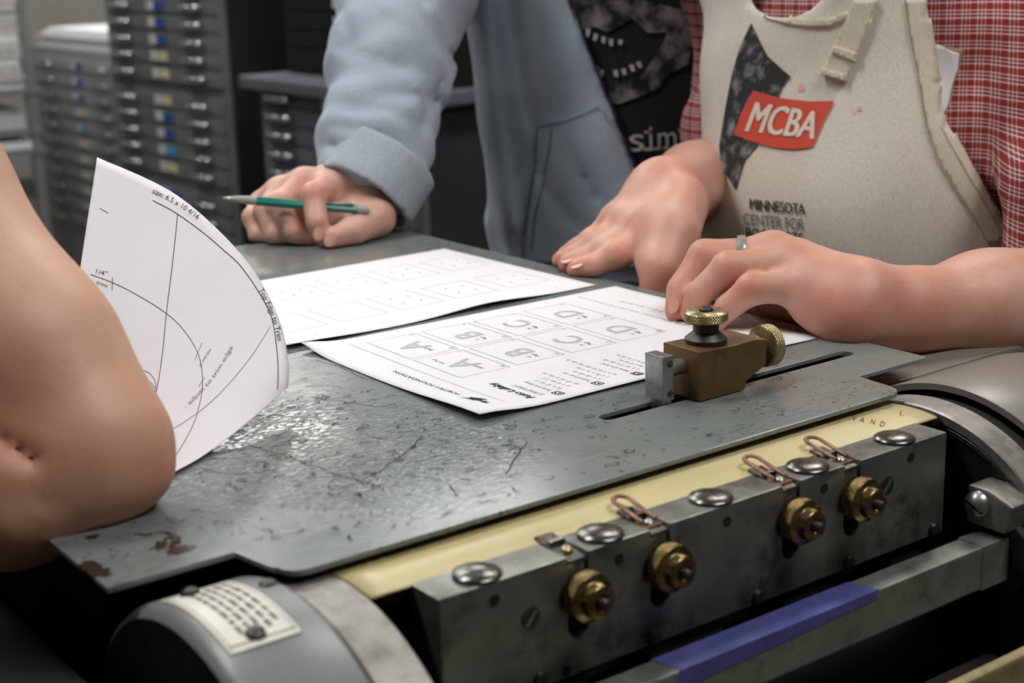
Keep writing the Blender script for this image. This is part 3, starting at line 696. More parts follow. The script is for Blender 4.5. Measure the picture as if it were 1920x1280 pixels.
# square bar with blue tape, collar and bracket
zb = -.0640
bar = box('square_bar', -.145, .214, -.205, -.1885, zb-.0255, zb, 'bar_steel', press, bevel=.0012); bar['label'] = 'grey square bar with a strip of blue tape'
bxa, bxb = float(atY(1265, 1240, -.205)[0]), float(atY(1645, 1120, -.205)[0])
vs = [(bxa, -.1885, zb+.0004), (bxa+.004, -.2053, zb+.0004), (bxb+.001, -.2053, zb+.0004), (bxb-.004, -.1885, zb+.0004), (bxa-.002, -.2054, zb-.010), (bxb-.001, -.2054, zb-.0045)]
mesh('blue_tape', vs, [(0, 1, 2, 3), (1, 4, 5, 2)], 'blue_tape', bar)
box('bar_end', .1915, .222, -.2056, -.1880, zb-.0262, zb+.0006, 'bar_steel', bar, bevel=.0008)
lathe('collar', [(.012, 0), (.0205, 0), (.0225, .001), (.0225, .006), (.0205, .007), (.0205, .013), (.012, .013)], (.2145, -.1965, zb-.013), (1, 0, 0), 'dark_steel', press, seg=48)
B = atX(1837, 948, .205)
bk = prism('bracket', [(B[1]-.020, B[2]+.004), (B[1]-.004, B[2]+.0095), (B[1]+.010, B[2]+.0095), (B[1]+.010, B[2]-.013), (B[1]-.016, B[2]-.013)], 'x', .207, .2275, 'bearer_steel', press, bevel=.0015)
lathe('bracket_bolt', [(1e-6, .0052), (.0040, .0044), (.0072, .0014), (.0078, 0), (.0078, -.003)], (.2055, B[1]+.002, B[2]), (-1, -.25, .1), 'bright_steel', press, seg=32)
bm = bm_box(-.0010, .0010, -.0062, .0062, -.0008, .0008); o = from_bm('bolt_slot', bm, 'black_void', press); o.location = (.2007, B[1]+.0006, B[2]+.0006); o.rotation_euler = (.45, 0, 0)
# frame, bed, rails
box('press_bed', -.33, .36, -1.1, .5, -.30, -.27, 'bed', press, bevel=.004)
box('bed_rail', -.12, .215, -.267, -.260, -.110, -.0895, 'cream_rail', press, bevel=.002)
box('ink_plate', -.16, .222, -.258, -.19, -.150, -.142, 'bed', press, bevel=.002)
box('carriage_side', -.302, -.262, -.36, -.102, -.27, -.130, 'black_void', press, bevel=.004)  # black box added to cover the lit bed and keep this corner dark
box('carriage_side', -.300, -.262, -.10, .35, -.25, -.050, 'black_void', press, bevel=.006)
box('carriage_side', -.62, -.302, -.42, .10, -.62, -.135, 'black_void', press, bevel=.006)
box('carriage_side', .300, .40, -.02, .33, -.25, -.030, 'dark_paint', press, bevel=.006)
q0, q1 = pz(1560, 690, -.012), pz(1920, 690, -.012)
prism('carriage_ledge', [(.238, -.070), (.45, -.070), (.45, .02), (.300, .02), (.300, -.045), (.238, -.045)], 'z', -.030, -.016, 'cover_beige', press, bevel=.002)
box('press_base', -.28, .30, -1.0, .5, FLOOR, -.30, 'dark_paint', press, bevel=.01)
lathe('cylinder_shaft', [(1e-6, 0), (.02, 0), (.02, .62), (1e-6, .62)], (-.28, CY, CZ), (1, 0, 0), 'dark_steel', press, seg=32)

for ch_, x_, y_ in along_later: tl.text(ch_, (x_, y_), (1, .19), (.35, -1), 13, bold=.0)
tl.text('1.', (1684, 779), (1, .2), (.3, -1), 13, bold=.02)
tl.build('tympan_lettering', onto(bvh_of(ty), .0004), 'plate_ink', ty)

# ------------------------------------------------------------------ brass side guide clamped in the slot
g = empty('side_guide', (.14, -.04, 0), 'bronze side guide with knurled brass knobs and a steel stop, clamped in the slot', 'guide')
GY0, GY1 = -.0561, -.0243
prism('body', [(.1193, .0006), (.1561, .0006), (.1585, .006), (.1743, .0126), (.1745, .0287), (.1690, .0298), (.1617, .0304), (.1500, .0298), (.1386, .0301), (.1193, .0307)], 'y', GY0, GY1, 'bronze_body', g, bevel=.0006)
kc = (.1395, -.0400)
lathe('knob_base', [(1e-6, 0), (.0127, 0), (.0127, .0030), (.0120, .0036), (.0085, .0066), (.0078, .0072), (.0078, .0135), (1e-6, .0135)], (*kc, .0302), (0, 0, 1), 'dark_steel', g, seg=56)
lathe('clamp_knob', [(1e-6, 0), (.0122, 0), (.0128, .0006), (.0128, .0054), (.0120, .0062), (1e-6, .0064)], (*kc, .0435), (0, 0, 1), 'brass_bright', g, knurl=(2, 3, 44, .00055))
lathe('knob_screw', [(.0042, 0), (.0042, .0012), (.0032, .0022), (1e-6, .0025)], (*kc, .0498), (0, 0, 1), 'dark_steel', g, seg=28)
sc_ = (.1740, -.0435, .0200)
lathe('spindle', [(1e-6, 0), (.0085, 0), (.0085, .004), (.0062, .0052), (.0062, .013), (1e-6, .013)], sc_, (1, 0, 0), 'bronze_body', g, seg=40)
lathe('adjusting_knob', [(.0060, 0), (.0118, 0), (.0128, .0010), (.0128, .0080), (.0118, .0090), (1e-6, .0092)], (.1830, -.0435, .0200), (1, 0, 0), 'brass_bright', g, knurl=(2, 3, 44, .00055))
box('stop_plate', .0990, .1075, -.0465, -.0305, .0022, .0295, 'bright_steel', g, bevel=.0006)
box('stop_foot', .0995, .1070, -.0450, -.0355, -.006, .0026, 'bright_steel', g, bevel=.0003)
lathe('stop_rod', [(1e-6, 0), (.0048, 0), (.0052, .001), (.0052, .004), (.0048, .005), (.0048, .0128), (1e-6, .0128)], (.1070, -.0405, .0195), (1, 0, 0), 'bright_steel', g, seg=32)
for z in (.0065, .0245): lathe('stop_screw', [(1e-6, .0002), (.0012, .0002), (.0019, .0004), (.0021, 0)], (.1045, -.0466, z), (0, -1, 0), 'cap_steel', g, seg=20)

# ------------------------------------------------------------------ sheets of paper
def sheet(name, org, rot, L, W, zfun, label):
    c, s = math.cos(rot), math.sin(rot); nx, ny = 40, 30
    def S(x, y, dz=0.): return np.array([org[0]+x*c-y*s, org[1]+x*s+y*c, zfun(x/L, y/W)+dz])
    vs = [S(L*i/nx, W*j/ny) for i in range(nx+1) for j in range(ny+1)]; n = len(vs)
    vs += [v-np.array([0, 0, .00012]) for v in vs]
    fs = [(i*(ny+1)+j, (i+1)*(ny+1)+j, (i+1)*(ny+1)+j+1, i*(ny+1)+j+1) for i in range(nx) for j in range(ny)]
    fs += [tuple(q+n for q in f[::-1]) for f in fs]
    per = [i*(ny+1) for i in range(nx+1)]+[nx*(ny+1)+j for j in range(1, ny+1)]+[i*(ny+1)+ny for i in range(nx-1, -1, -1)]+[j for j in range(ny-1, 0, -1)]
    fs += [(per[k], per[k]+n, per[(k+1) % len(per)]+n, per[(k+1) % len(per)]) for k in range(len(per))]
    o = mesh(name, vs, fs, 'paper', smooth=True); tag(o, label, 'paper'); return o, S
LW, LL = .2159, .2794
def z1(u, v):
    return .0007+.0045*math.exp(-((u/.10)**2+(v/.30)**2))+.003*math.exp(-((v)/.10)**2)*(1-u)*u*2+.004*math.exp(-((u/.07)**2+((1-v)/.10)**2))+.0012*math.exp(-((u-.93)/.1)**2-((v-.55)/.2)**2)
s1, S1 = sheet('printed_sheet', (.0, .0), math.radians(-.8345), LL, LW, z1, 'white sheet printed with grey letter panels, under the side guide')
pk, pm = Print(), Print(); E1, E2 = (0, 1), (-1, 0)
pk.text('POETRY FOUNDATION', (.0192, .0471), E1, E2, .0046, width=.0752)
bird = [(.0105, .0372), (.0135, .0345), (.0140, .0300), (.0118, .0335), (.0160, .0372), (.0196, .0352), (.0225, .0305), (.0192, .0295), (.0222, .0262), (.0180, .0272), (.0172, .0236), (.0205, .0190), (.0155, .0222), (.0120, .0155), (.0148, .0242), (.0135, .0275)]
bird = [(.0128, .0392), (.0150, .0350), (.0160, .0312), (.0140, .0298), (.0165, .0290), (.0178, .0262), (.0172, .0225), (.0180, .0165), (.0190, .0222), (.0215, .0188), (.0204, .0240), (.0196, .0270), (.0212, .0285), (.0240, .0262), (.0236, .0300), (.0222, .0330), (.0190, .0378), (.0172, .0360), (.0150, .0372)]
pk.poly(bird)
pm.line([(.0300, .0151+t) for t in np.linspace(0, .1875, 30)], .0003)
for d_ in (0, .0004): pk.text('Auto-Lullaby', (.0510, .0143+d_), E1, E2, .0082, width=.044)
pm.text('BY FRANZ WRIGHT', (.0590, .0158), E1, E2, .0050, width=.030)
def greek(x, y, w, h=.0024):
    t = 0
    while t < w:
        k = random.uniform(.0022, .0062); n = int(k/.0011)
        for q in range(n):
            yy = y+t+q*.0011; hh = h*(1.6 if random.random() < .2 else 1)
            pm.line([(x, yy), (x-hh, yy+random.uniform(-.0002, .0003))], .00032)
        pm.line([(x-.0002, y+t), (x-.0002, y+t+n*.0011-.0005)], .0002); t += k+.0014
for x0, first, ws in ((.0680, 'Think of a sheep', (.028, .026, .036)), (.0985, 'Think of your cat', (.026, .028, .052)), (.1305, 'Think of a bird', (.036, .026, .038))):
    pm.text(first, (x0, .0195), E1, E2, .0048, width=.028)
    for k, w_ in enumerate(ws): greek(x0+.0068*(k+1), .0195, w_)
    yq, hq = .0085, .0075
    for a, b in (((x0+.0005, yq), (x0-.0045, yq)), ((x0+.0005, yq+hq), (x0-.0045, yq+hq)), ((x0+.0005, yq), (x0+.0005, yq+hq)), ((x0-.0045, yq), (x0-.0045, yq+hq))): pk.line([a, b], .0009)
    pk.poly([(x0-.0008, yq+.0010), (x0-.0035, yq+.0025), (x0-.0010, yq+.0045)]); pk.poly([(x0-.0035, yq+.0040), (x0-.0008, yq+.0062), (x0-.0030, yq+.0066)])
# eight folding panels
for r_ in range(4):
    for c_ in range(2):
        x0 = .0415+.0446*r_; y0 = .0815+.0600*c_; w_, h_ = .0385, .0555
        qf, ql, qt = Print(), Print(), Print()
        fr_ = [(x0, y0), (x0+w_, y0), (x0+w_, y0+h_), (x0, y0+h_), (x0, y0)]
        qf.line(sum([[np.array(fr_[k])+(np.array(fr_[k+1])-np.array(fr_[k]))*t for t in np.linspace(.001, .999, 8)] for k in range(4)], []), .00034)
        ql.text('ABCD'[r_], (x0+w_*.74, y0+h_*.32), E1, E2, .027, bold=.022)
        qt.text(str(16-2*r_-c_), (x0+w_*.97, y0+h_*.03), E1, E2, .0048); qt.text(str(1+2*r_+c_), (x0+w_*.93, y0+h_*.93), E1, E2, .0042)
        qt.text('Page' if r_ else '(back)', (x0+w_*.62, y0+h_*.14), E1, E2, .0042, bold=.01); (qt.text(str(12+r_), (x0+w_*.48, y0+h_*.16), E1, E2, .0038, bold=.01) if r_ else None)
        if r_ == 0 and c_ == 0: qt.text('Title Page', (x0+w_*.30, y0+h_*.60), E1, E2, .0040)
        qf.build('panel_frame', lambda x, y: S1(x, y, .00022), 'ink_mid', s1); ql.build('panel_letter', lambda x, y: S1(x, y, .0002), 'ink_grey', s1); qt.build('panel_caption', lambda x, y: S1(x, y, .0003), 'ink_mid', s1)
greek(.2355, .040, .163, .0020); greek(.2490, .056, .118, .0020)
for P_, m_ in ((pk, 'ink'), (pm, 'ink_mid')): P_.build('print', lambda x, y: S1(x, y, .00025), m_, s1)['kind'] = 'stuff'
def z2(u, v): return .0006+.0035*math.exp(-((v)/.10)**2)*math.exp(-((u-.62)/.16)**2)+.003*math.exp(-(v/.1)**2-((u)/.2)**2)
s2, S2 = sheet('ruled_sheet', (-.0050, .2205), math.radians(1.0), LL, LW-.006, z2, 'white sheet with faint ruled boxes, lying below the hand with the pencil')
pf, pt = Print(), Print()
for i in range(5):
    for j in range(2):
        x0, y0 = .016+.052*i+.004*j, .040+.085*j; a, b = .040, .050
        q = [(x0, y0), (x0+a, y0), (x0+a, y0+b), (x0, y0+b), (x0, y0)]
        pf = Print(); pf.line(sum([[np.array(q[k])+(np.array(q[k+1])-np.array(q[k]))*t for t in np.linspace(.001, .999, 8)] for k in range(4)], []), .0006); pf.build('ruled_box', lambda x, y: S2(x, y, .0002), 'ink_faint', s2)
        if i+j > 1:
            for (u_, v_) in ((.012, .016), (.012, .034), (.028, .016), (.028, .034)): pt.line([(x0+u_, y0+v_-.003), (x0+u_+.002, y0+v_+.003)], .0012)
    pt.line([(.03+.055*i, .012), (.032+.055*i, .017)], .0008)
pt.build('pencil_ticks', lambda x, y: S2(x, y, .0002), 'ink_grey', s2)
# curled sheet held up in front of the arm
top = catmull([pd(182, 295, 1.0), pd(330, 365, .995), pd(455, 480, .972), pd(520, 590, .945), pd(541, 680, .915), pd(540, 725, .902)], 10)
low = catmull([pd(120, 700, .885), pd(140, 760, .87), pd(160, 830, .845), pd(185, 895, .81), pd(215, 925, .78), pd(240, 940, .758)], 10)
nt, nr = len(top), 24; vs = []
for j in range(nr+1):
    t = j/nr
    for i in range(nt):
        b = math.sin(PI*t)*.004*max(0, (i/(nt-1)-.55)/.45); p = top[i]*(1-t)+low[i]*t+RT*b*.8-UP*b*.6
        p = np.array([p[0], p[1], max(p[2], .0010+.0015*t)]); vs.append(p)
fs = [(j*nt+i, j*nt+i+1, (j+1)*nt+i+1, (j+1)*nt+i) for j in range(nr) for i in range(nt-1)]
cs = mesh('curled_sheet', vs, fs, 'paper_soft', smooth=True); tag(cs, 'curled white sheet with handwritten measurements, held up beside the bare arm', 'paper')
md = cs.modifiers.new('thickness', 'SOLIDIFY'); md.thickness = .00015; md.offset = -1
cb = bvh_of(cs); ph = Print(); ph2 = Print()
def pix(pts, n=10): return catmull([np.array(p, float) for p in pts], n)
ph.line(pix([(286, 376), (330, 400), (380, 436), (420, 470), (450, 498), (480, 540), (507, 590), (517, 640), (521, 690), (520, 731)]), 1.5)
ph.line(pix([(333, 402), (325, 480), (312, 588), (305, 660), (297, 715), (288, 748), (270, 768)]), 1.3)
ph.line(pix([(170, 515), (215, 532), (260, 555), (312, 588), (345, 620), (370, 660), (379, 700), (378, 740), (365, 790), (345, 830), (325, 862)]), 1.2)
ph.line(pix([(211, 520), (210, 545)]), 1.2); ph.line(pix([(507, 612), (470, 670), (420, 730), (370, 775), (300, 820)]), .9)
ph.line(pix([(262, 694), (280, 700), (291, 716), (290, 735), (275, 752)]), 1.2); ph.line(pix([(379, 643), (365, 676)]), 1.0); ph.line(pix([(384, 708), (372, 726)]), 1.0); ph.line(pix([(187, 391), (203, 400)]), 1.0)
def along(pr_, txt, pts, h, side=1):
    C_ = np.array(pix(pts, 24)); d = np.r_[0, np.cumsum(np.linalg.norm(np.diff(C_, axis=0), axis=1))]
    V, Fc = text_geo(txt, .0); V = V.copy(); X = V[:, 0]/V[:, 0].max()*d[-1]
    bx = np.interp(X, d, C_[:, 0]); by = np.interp(X, d, C_[:, 1]); T = np.stack([np.interp(X, d, np.gradient(C_[:, 0], d)), np.interp(X, d, np.gradient(C_[:, 1], d))], 1); T /= np.linalg.norm(T, axis=1)[:, None]
    N = np.stack([T[:, 1], -T[:, 0]], 1)*side; pr_.add(np.stack([bx, by], 1)+N*V[:, 1:]*h, Fc)
along(ph, 'Top Edge to Trim', [(484, 544), (500, 575), (512, 605), (520, 640)], 15)
along(ph, 'size: 6.5 x 10 4/16', [(284, 362), (310, 374), (340, 391), (370, 412)], 14)
along(ph2, '1/2" center gutter', [(377, 690), (384, 675), (397, 655)], 8); along(ph2, '- adjust to trim edge', [(348, 768), (375, 740), (405, 705), (437, 652)], 11)
along(ph, '3 1/2"', [(262, 705), (274, 718), (284, 731)], 12); along(ph, '1/4"', [(176, 512), (200, 518)], 12); along(ph, 'trim', [(180, 532), (200, 540)], 10)
ph.build('handwriting', onto(cb, .0004), 'pen_ink', cs); ph2.build('faint_handwriting', onto(cb, .0004), 'ink_mid', cs)

# ------------------------------------------------------------------ pencil
pen = empty('mechanical_pencil', pd(555, 382, 1.385), 'teal mechanical pencil with grey grip, held in the far fist', 'pencil')
pa, pb = pd(417, 371, 1.372), pd(692, 394, 1.392); ax = (pb-pa)/np.linalg.norm(pb-pa); L = np.linalg.norm(pb-pa)
def seg_(name, prof, mat, seg=24): return lathe(name, [(r, L*h) for r, h in prof], pa, ax, mat, pen, seg=seg)
seg_('tip', [(1e-6, 0), (.0007, 0), (.0009, .03), (.0018, .05)], 'pencil_metal'); seg_('grip', [(.0018, .05), (.0032, .11), (.0040, .18), (.0042, .23), (1e-6, .23)], 'pencil_grip')
seg_('barrel', [(1e-6, .2305), (.0044, .2305), (.0046, .24), (.0046, .91), (.0044, .915), (1e-6, .915)], 'pencil_teal', 6)
seg_('end_cap', [(1e-6, .9155), (.0040, .9155)]+[(.0042+.0003*(i % 2), .92+.009*i) for i in range(8)]+[(.0036, 1), (1e-6, 1)], 'pencil_grip')
u_, v_, _ = frame(ax); c0 = pa+ax*L*.60-FW*.0055+UP*.0035
tube('pocket_clip', [c0, c0+ax*.02, c0+ax*.04], .0009, 'bright_steel', pen, 8)

# ------------------------------------------------------------------ people
def unit(v): v = np.array(v, float); return v/np.linalg.norm(v)
def hand_fn(wrist, mcps, fingers, thumb, palm_r, rs, fl=None, extra=None):
    """fingers: lists of joints after the knuckle; rs: radii at knuckle/pip/dip/tip"""
    def fn(P):
        palm = None
        for k, m in enumerate(mcps):
            w_ = wrist+(m-wrist)*.12; g_ = cone(P, w_, m, palm_r[0], palm_r[1])
            palm = g_ if palm is None else smin(palm, g_, .014)
        for k in range(len(mcps)-1): palm = smin(palm, cone(P, mcps[k], mcps[k+1], palm_r[1], palm_r[1]), .008)
        fg = None
        for k, (m, js) in enumerate(zip(mcps, fingers)):
            s = rs[k] if isinstance(rs[0], (list, tuple)) else rs
            c = chain(P, [m]+js, s[:len(js)+1], .003)
            c = smin(c, ball(P, js[0], s[1]*1.06), .002)
            fg = c if fg is None else smin(fg, c, .0018)
        f = smin(palm, fg, .007)
        tp, tr = thumb; f = smin(f, chain(P, tp, tr, .006), .0065)
        if extra is not None: f = extra(P, f)
        return f
    return fn
def nail(parent, tip, dirn, nrm, w=.0048, l=.0062, mat='nail'):
    d = unit(dirn); n = unit(np.array(nrm)-d*(np.array(nrm)@d)); s = np.cross(d, n); vs, fs = [], []
    for i in range(9):
        for j in range(9):
            a, b = -1+i/4, -1+j/4; r = max(abs(a), abs(b)); q = math.hypot(a, b); k = r/q if q > 0 else 1
            a2, b2 = a*k, b*k
            vs.append(np.array(tip)+s*a2*w+d*b2*l+n*(.0012*(1-a2*a2)+.0003))
    for i in range(8):
        for j in range(8): fs.append((i*9+j, i*9+j+1, (i+1)*9+j+1, (i+1)*9+j))
    return mesh('fingernail', vs, fs, mat, parent, smooth=True)
def head(parent, c, face, r, skin):
    c = np.array(c, float); fdir = unit(face); up = np.array([0, 0, 1.]); sd = np.cross(fdir, up)
    def fn(P):
        f = ball(P, c, r*.80, (sd, 1.12)); f = smin(f, ball(P, c+up*r*.25-fdir*r*.15, r*.82), .03)
        f = smin(f, ball(P, c+fdir*r*.30-up*r*.62, r*.48), .05)
        f = smin(f, cone(P, c+fdir*r*.75+up*r*.12, c+fdir*r*.98-up*r*.18, r*.07, r*.14), .02)
        for s in (-1, 1):
            f = smin(f, ball(P, c+sd*s*r*.80-up*r*.05, r*.20, (sd, 2.2)), .012)
            f = np.maximum(f, -(ball(P, c+sd*s*r*.32+fdir*r*.92+up*r*.08, r*.17)))
        f = smin(f, cone(P, c+fdir*r*.80-sd*r*.2-up*r*.45, c+fdir*r*.80+sd*r*.2-up*r*.45, r*.07, r*.07), .01)
        return smin(f, cone(P, c-up*r*.3-fdir*r*.1, c-up*r*1.7-fdir*r*.2, r*.52, r*.58), .03)
    o = sdf_obj('head', fn, [c-up*r*1.6-.02, c+r], r*.75, .008, skin, parent)
    def hf(P):
        f = ball(P, c+up*r*.28-fdir*r*.16, r*.92); return np.maximum(f, -(ball(P, c+fdir*r*.85-up*r*.25, r*.98)))
    sdf_obj('hair', hf, [c-r, c+r], r*.4, .010, 'hair_brown', parent)
    for s in (-1, 1):
        lathe('eye', [(1e-6, -.011), (.008, -.008), (.011, 0), (.008, .008), (1e-6, .011)], c+sd*s*r*.32+fdir*r*.80+up*r*.08, fdir, 'tee_white', parent, seg=16)
def plane_px(a, b):
    """signed plane through the line a-b of the photograph; positive on the right-hand side of the picture for a line drawn downwards"""
    n = unit(np.cross(ray(*a), ray(*b)))
    mid = ray((a[0]+b[0])/2+50, (a[1]+b[1])/2)
    return n if n@mid > 0 else -n
def side_of(P, n): return (P-CAM)@n

def to_px(P):
    d = P-CAM; z = d@FW; return 960+F_PX*(d@RT)/z, 640-F_PX*(d@UP)/z
def groove(P, lines):
    """creases running along lines seen in the photograph: (polyline, width in px, depth in m)"""
    X, Y = to_px(P); g_ = np.zeros_like(X)
    for pts, w_, dep in lines:
        pts = np.array(catmull([np.array(p, float) for p in pts], 5)); best = np.full_like(X, 1e9)
        for a, b in zip(pts[:-1], pts[1:]):
            ab = b-a; t = np.clip(((X-a[0])*ab[0]+(Y-a[1])*ab[1])/(ab@ab), 0, 1); best = np.minimum(best, np.hypot(X-a[0]-t*ab[0], Y-a[1]-t*ab[1]))
        g_ += dep*np.exp(-(best/w_)**2)
    return g_
# ---- person with the bare arm, at the left
pA = empty('person', (-.46, .32, FLOOR), 'person at the left edge resting a bare freckled elbow on the feed board', 'person')
Eb = pd(165, 850, .742); Sh = pd(-500, -70, .80); Wr = pd(-470, 925, .735); mid = pd(-20, 560, .755)
armA = [Sh, mid, Eb, Wr]
tcen = np.array([-.47, .33, 0.])
def fA(P):
    f = chain(P, [Sh, pd(-200, 360, .775), pd(20, 665, .755), Eb], [.060, .054, .049, .036], .02)
    f = smin(f, chain(P, [pd(70, 690, .75), pd(190, 830, .742), pd(286, 889, .740)], [.044, .034, .0095], .01), .012)
    fo = chain(P, [Eb, pd(20, 905, .735), pd(-200, 925, .73), Wr], [.036, .0385, .037, .027], .02)
    f = smin(f, fo, .013)
    f = f+groove(P, [([(-60, 800), (-5, 822), (40, 848), (75, 872)], 9, .007), ([(-40, 930), (40, 940), (90, 935)], 14, .002)])
    hn = cone(P, Wr, Wr+unit(Wr-Eb)*.09, .028, .03); f = smin(f, hn, .02)
    for k in range(4):
        b0 = Wr+unit(Wr-Eb)*.09+UP*(.025-.017*k); f = smin(f, chain(P, [b0, b0+unit(Wr-Eb)*.03+FW*.02, b0+FW*.045], [.010, .009, .008], .004), .004)
    return f
bodyA = sdf_obj('body', fA, armA+[Wr+unit(Wr-Eb)*.14, Wr+FW*.06], .075, .0045, 'skin_pale', pA, relax=3,
                tint=[(pd(300, 880, .735), .03, .45), (pd(10, 850, .70), .04, .35), (pd(120, 930, .71), .05, .25), (pd(60, 700, .70), .06, .12)])
def shirtA(P):
    f = cone(P, tcen+[0, 0, -.22], tcen+[.0, -.02, .22], .17, .16, ((.5, -.85, 0), 1.4))
    f = smin(f, cone(P, tcen+[0, 0, .25], Sh+[-.02, .02, .01], .08, .078), .06)
    f = smin(f, cone(P, Sh+[-.02, .02, .01], pd(-290, 205, .785), .074, .068), .03)
    f = smin(f, cone(P, tcen+[0, 0, .25], tcen+[-.24, .10, .22], .08, .075), .06)
    return smin(f, cone(P, tcen+[-.24, .10, .22], tcen+[-.32, .08, -.05], .07, .055), .03)
sdf_obj('tee_shirt', shirtA, [tcen+[-.34, .18, -.25], Sh, tcen+[.1, -.2, .3], pd(-290, 205, .785)], .2, .012, 'tee_green', pA)
def legs(parent, hip, r, mat, spread, fwd=(0, 0, 0)):
    hip = np.array(hip, float); sp = np.array(spread, float)
    def fn(P):
        f = ball(P, hip, r*1.25)
        for s in (-1, 1): f = smin(f, chain(P, [hip+s*sp, hip+s*sp*1.05+np.array(fwd)+[0, 0, (FLOOR-hip[2])*.5], np.array([*(hip+s*sp*1.1)[:2], FLOOR+.09])], [r*.75, r*.58, r*.48], .03), .05)
        return f
    sdf_obj('jeans', fn, [hip+1.1*sp, hip-1.1*sp, [hip[0], hip[1], FLOOR+.06], hip+[0, 0, .05]], r*1.3, .014, mat, parent)
    for s in (-1, 1):
        q = hip+s*sp*1.1; d = unit([-.7, -.5, 0])
        def sf(P): return np.maximum(cone(P, np.array([q[0], q[1], FLOOR+.035]), np.array([q[0], q[1], FLOOR+.03])+d*.16, .05, .042, ((0, 0, 1), 1.2)), FLOOR+.001-P[..., 2])
        sdf_obj('shoe', sf, [[q[0], q[1], FLOOR+.03], np.array([q[0], q[1], FLOOR+.03])+d*.16], .06, .008, 'dark_paint', parent)
legs(pA, tcen+[0, 0, -.28], .12, 'jeans', (-.10, .05, 0))
head(pA, tcen+[.03, -.04, .50], (.8, -.4, -.4), .105, 'skin_pale')

# ---- person in the pale blue hoodie
hipB, cheB = pd(1214, 620, 1.78), pd(1162, -40, 1.74)
frB = unit(-FW*.92-RT*.10+np.array([0, 0, .1])); upB = unit(cheB-hipB)
pB = empty('person', (*hipB[:2], FLOOR), 'person in pale blue zip hoodie and black printed tee leaning on one fist', 'person')
shR, shL = pd(790, -215, 1.64), pd(1440, -190, 1.84)
def torsoB(P):
    f = cone(P, hipB, cheB, .155, .172, (frB, 1.45))
    f = smin(f, cone(P, cheB+upB*.06, cheB+upB*.17, .13, .06, (frB, 1.2)), .06)
    f = smin(f, cone(P, shR*.55+cheB*.45+upB*.08, shR, .085, .075), .06); f = smin(f, cone(P, shL*.55+cheB*.45+upB*.08, shL, .085, .075), .06)
    return f
lat = RT
FB = [([(862, -20), (880, 150), (905, 320), (940, 480)], 13, .010), ([(905, -20), (925, 200), (960, 420)], 16, -.008), ([(955, -20), (975, 120), (1000, 240)], 12, .006), ([(1010, 300), (1060, 400), (1140, 450)], 12, .005), ([(1080, 300), (1130, 380), (1190, 420)], 12, .005)]
FS = [([(770, -20), (815, 40), (848, 110)], 9, .009), ([(720, 10), (790, 50), (830, 110)], 8, -.005), ([(820, 190), (770, 175), (700, 178)], 8, .005), ([(790, 235), (720, 205), (650, 200)], 9, .006), ([(770, 300), (700, 250), (625, 235)], 9, .006), ([(745, 330), (690, 285), (620, 270)], 8, .006), ([(640, 90), (700, 110), (760, 130)], 9, .004), ([(830, 150), (800, 210), (785, 260)], 8, .006), ([(640, 20), (660, 80)], 8, .004)]
def folds(P):
    x = P@lat; z = P[..., 2]; return .0026*np.sin(x*75+z*9+np.sin(z*11)*1.2)*(.5+.5*np.sin(x*19+1))+.0018*np.sin(x*40-z*52+3)
tee = sdf_obj('tee_shirt', lambda P: torsoB(P)+.0015*np.sin((P@lat)*60+P[..., 2]*20), [hipB, cheB+upB*.15, shR, shL], .2, .009, 'tee_black', pB)
nz1, nz2 = plane_px((1068, 0), (1195, 325)), plane_px((1372, 0), (1330, 400))
elR, wrR = pd(735, 110, 1.535), pd(698, 322, 1.466)
slvpts = [shR, pd(765, -40, 1.59), elR, pd(706, 262, 1.487), wrR]
def hood(P):
    t = torsoB(P); f = t-.019+folds(P)+groove(P, FB)
    wedge = np.minimum(side_of(P, nz1), -side_of(P, nz2)); front = (P-(hipB+cheB)/2)@frB
    f = np.maximum(f, np.minimum(wedge, front-.0))
    f = np.maximum(f, -(t-.002))
    f = np.maximum(f, (hipB[2]-.10)-P[..., 2]); f = np.maximum(f, P[..., 2]-(cheB[2]+.16))
    ax = unit(wrR-elR); s = (P-elR)@ax; th = (P@RT)*1.
    wr = .0028*np.sin(s*150+np.sin(th*60)*1.4)*np.clip((s+.12)/.2, 0, 1)+.0022*np.sin(s*70+th*95)
    a = chain(P, slvpts, [.080, .070, .060, .052, .050], .03)+wr*.6+groove(P, FS)
    b = cone(P, shL, pd(1500, 230, 1.86), .078, .062)
    return smin(smin(f, a, .012), b, .03)
hoodie = sdf_obj('hoodie', hood, slvpts+[hipB-[0, 0, .1], shL, pd(1500, 230, 1.86), cheB+upB*.12], .13, .0055, 'hoodie', pB)
cax = unit(-RT*.50-UP*.80-FW*.28); cf1 = pd(683, 372, 1.446); cf0 = cf1-cax*.050
def cuff(P):
    s_ = (P-cf0)@cax
    o = np.maximum(cone(P, cf0-cax*.05, cf1+cax*.05, .0485, .0515), np.maximum(-s_, s_-.050))
    o = smin(o, cone(P, cf1+RT*.030-UP*.026-cax*.004, pd(748, 424, 1.446), .010, .004), .010)
    return np.maximum(o, -np.maximum(cone(P, cf0-cax*.05, cf1+cax*.06, .0425, .0455), -(s_-.012)))
sdf_obj('cuff', cuff, [cf0, cf1, pd(748, 424, 1.446)], .065, .0035, 'hoodie_rib', pB)
hb = bvh_of(hoodie); tb = bvh_of(tee)
patch('pocket', [(1014, 238), (1070, 222), (1126, 200), (1160, 262), (1192, 330), (1200, 420), (1200, 500), (990, 490), (988, 450), (1000, 360), (1012, 290)], hb, .001, .004, 'hoodie', pB, 9)
ps = Print()
for L_ in ([(1012, 240), (1070, 225), (1126, 201)], [(1038, 240), (1028, 320), (1010, 400), (1003, 470)], [(1013, 242), (1003, 350), (987, 440)]): ps.line(pix(L_, 12), 2.6)
ps.build('seam', onto(hb, .0062), 'seam_blue', pB)
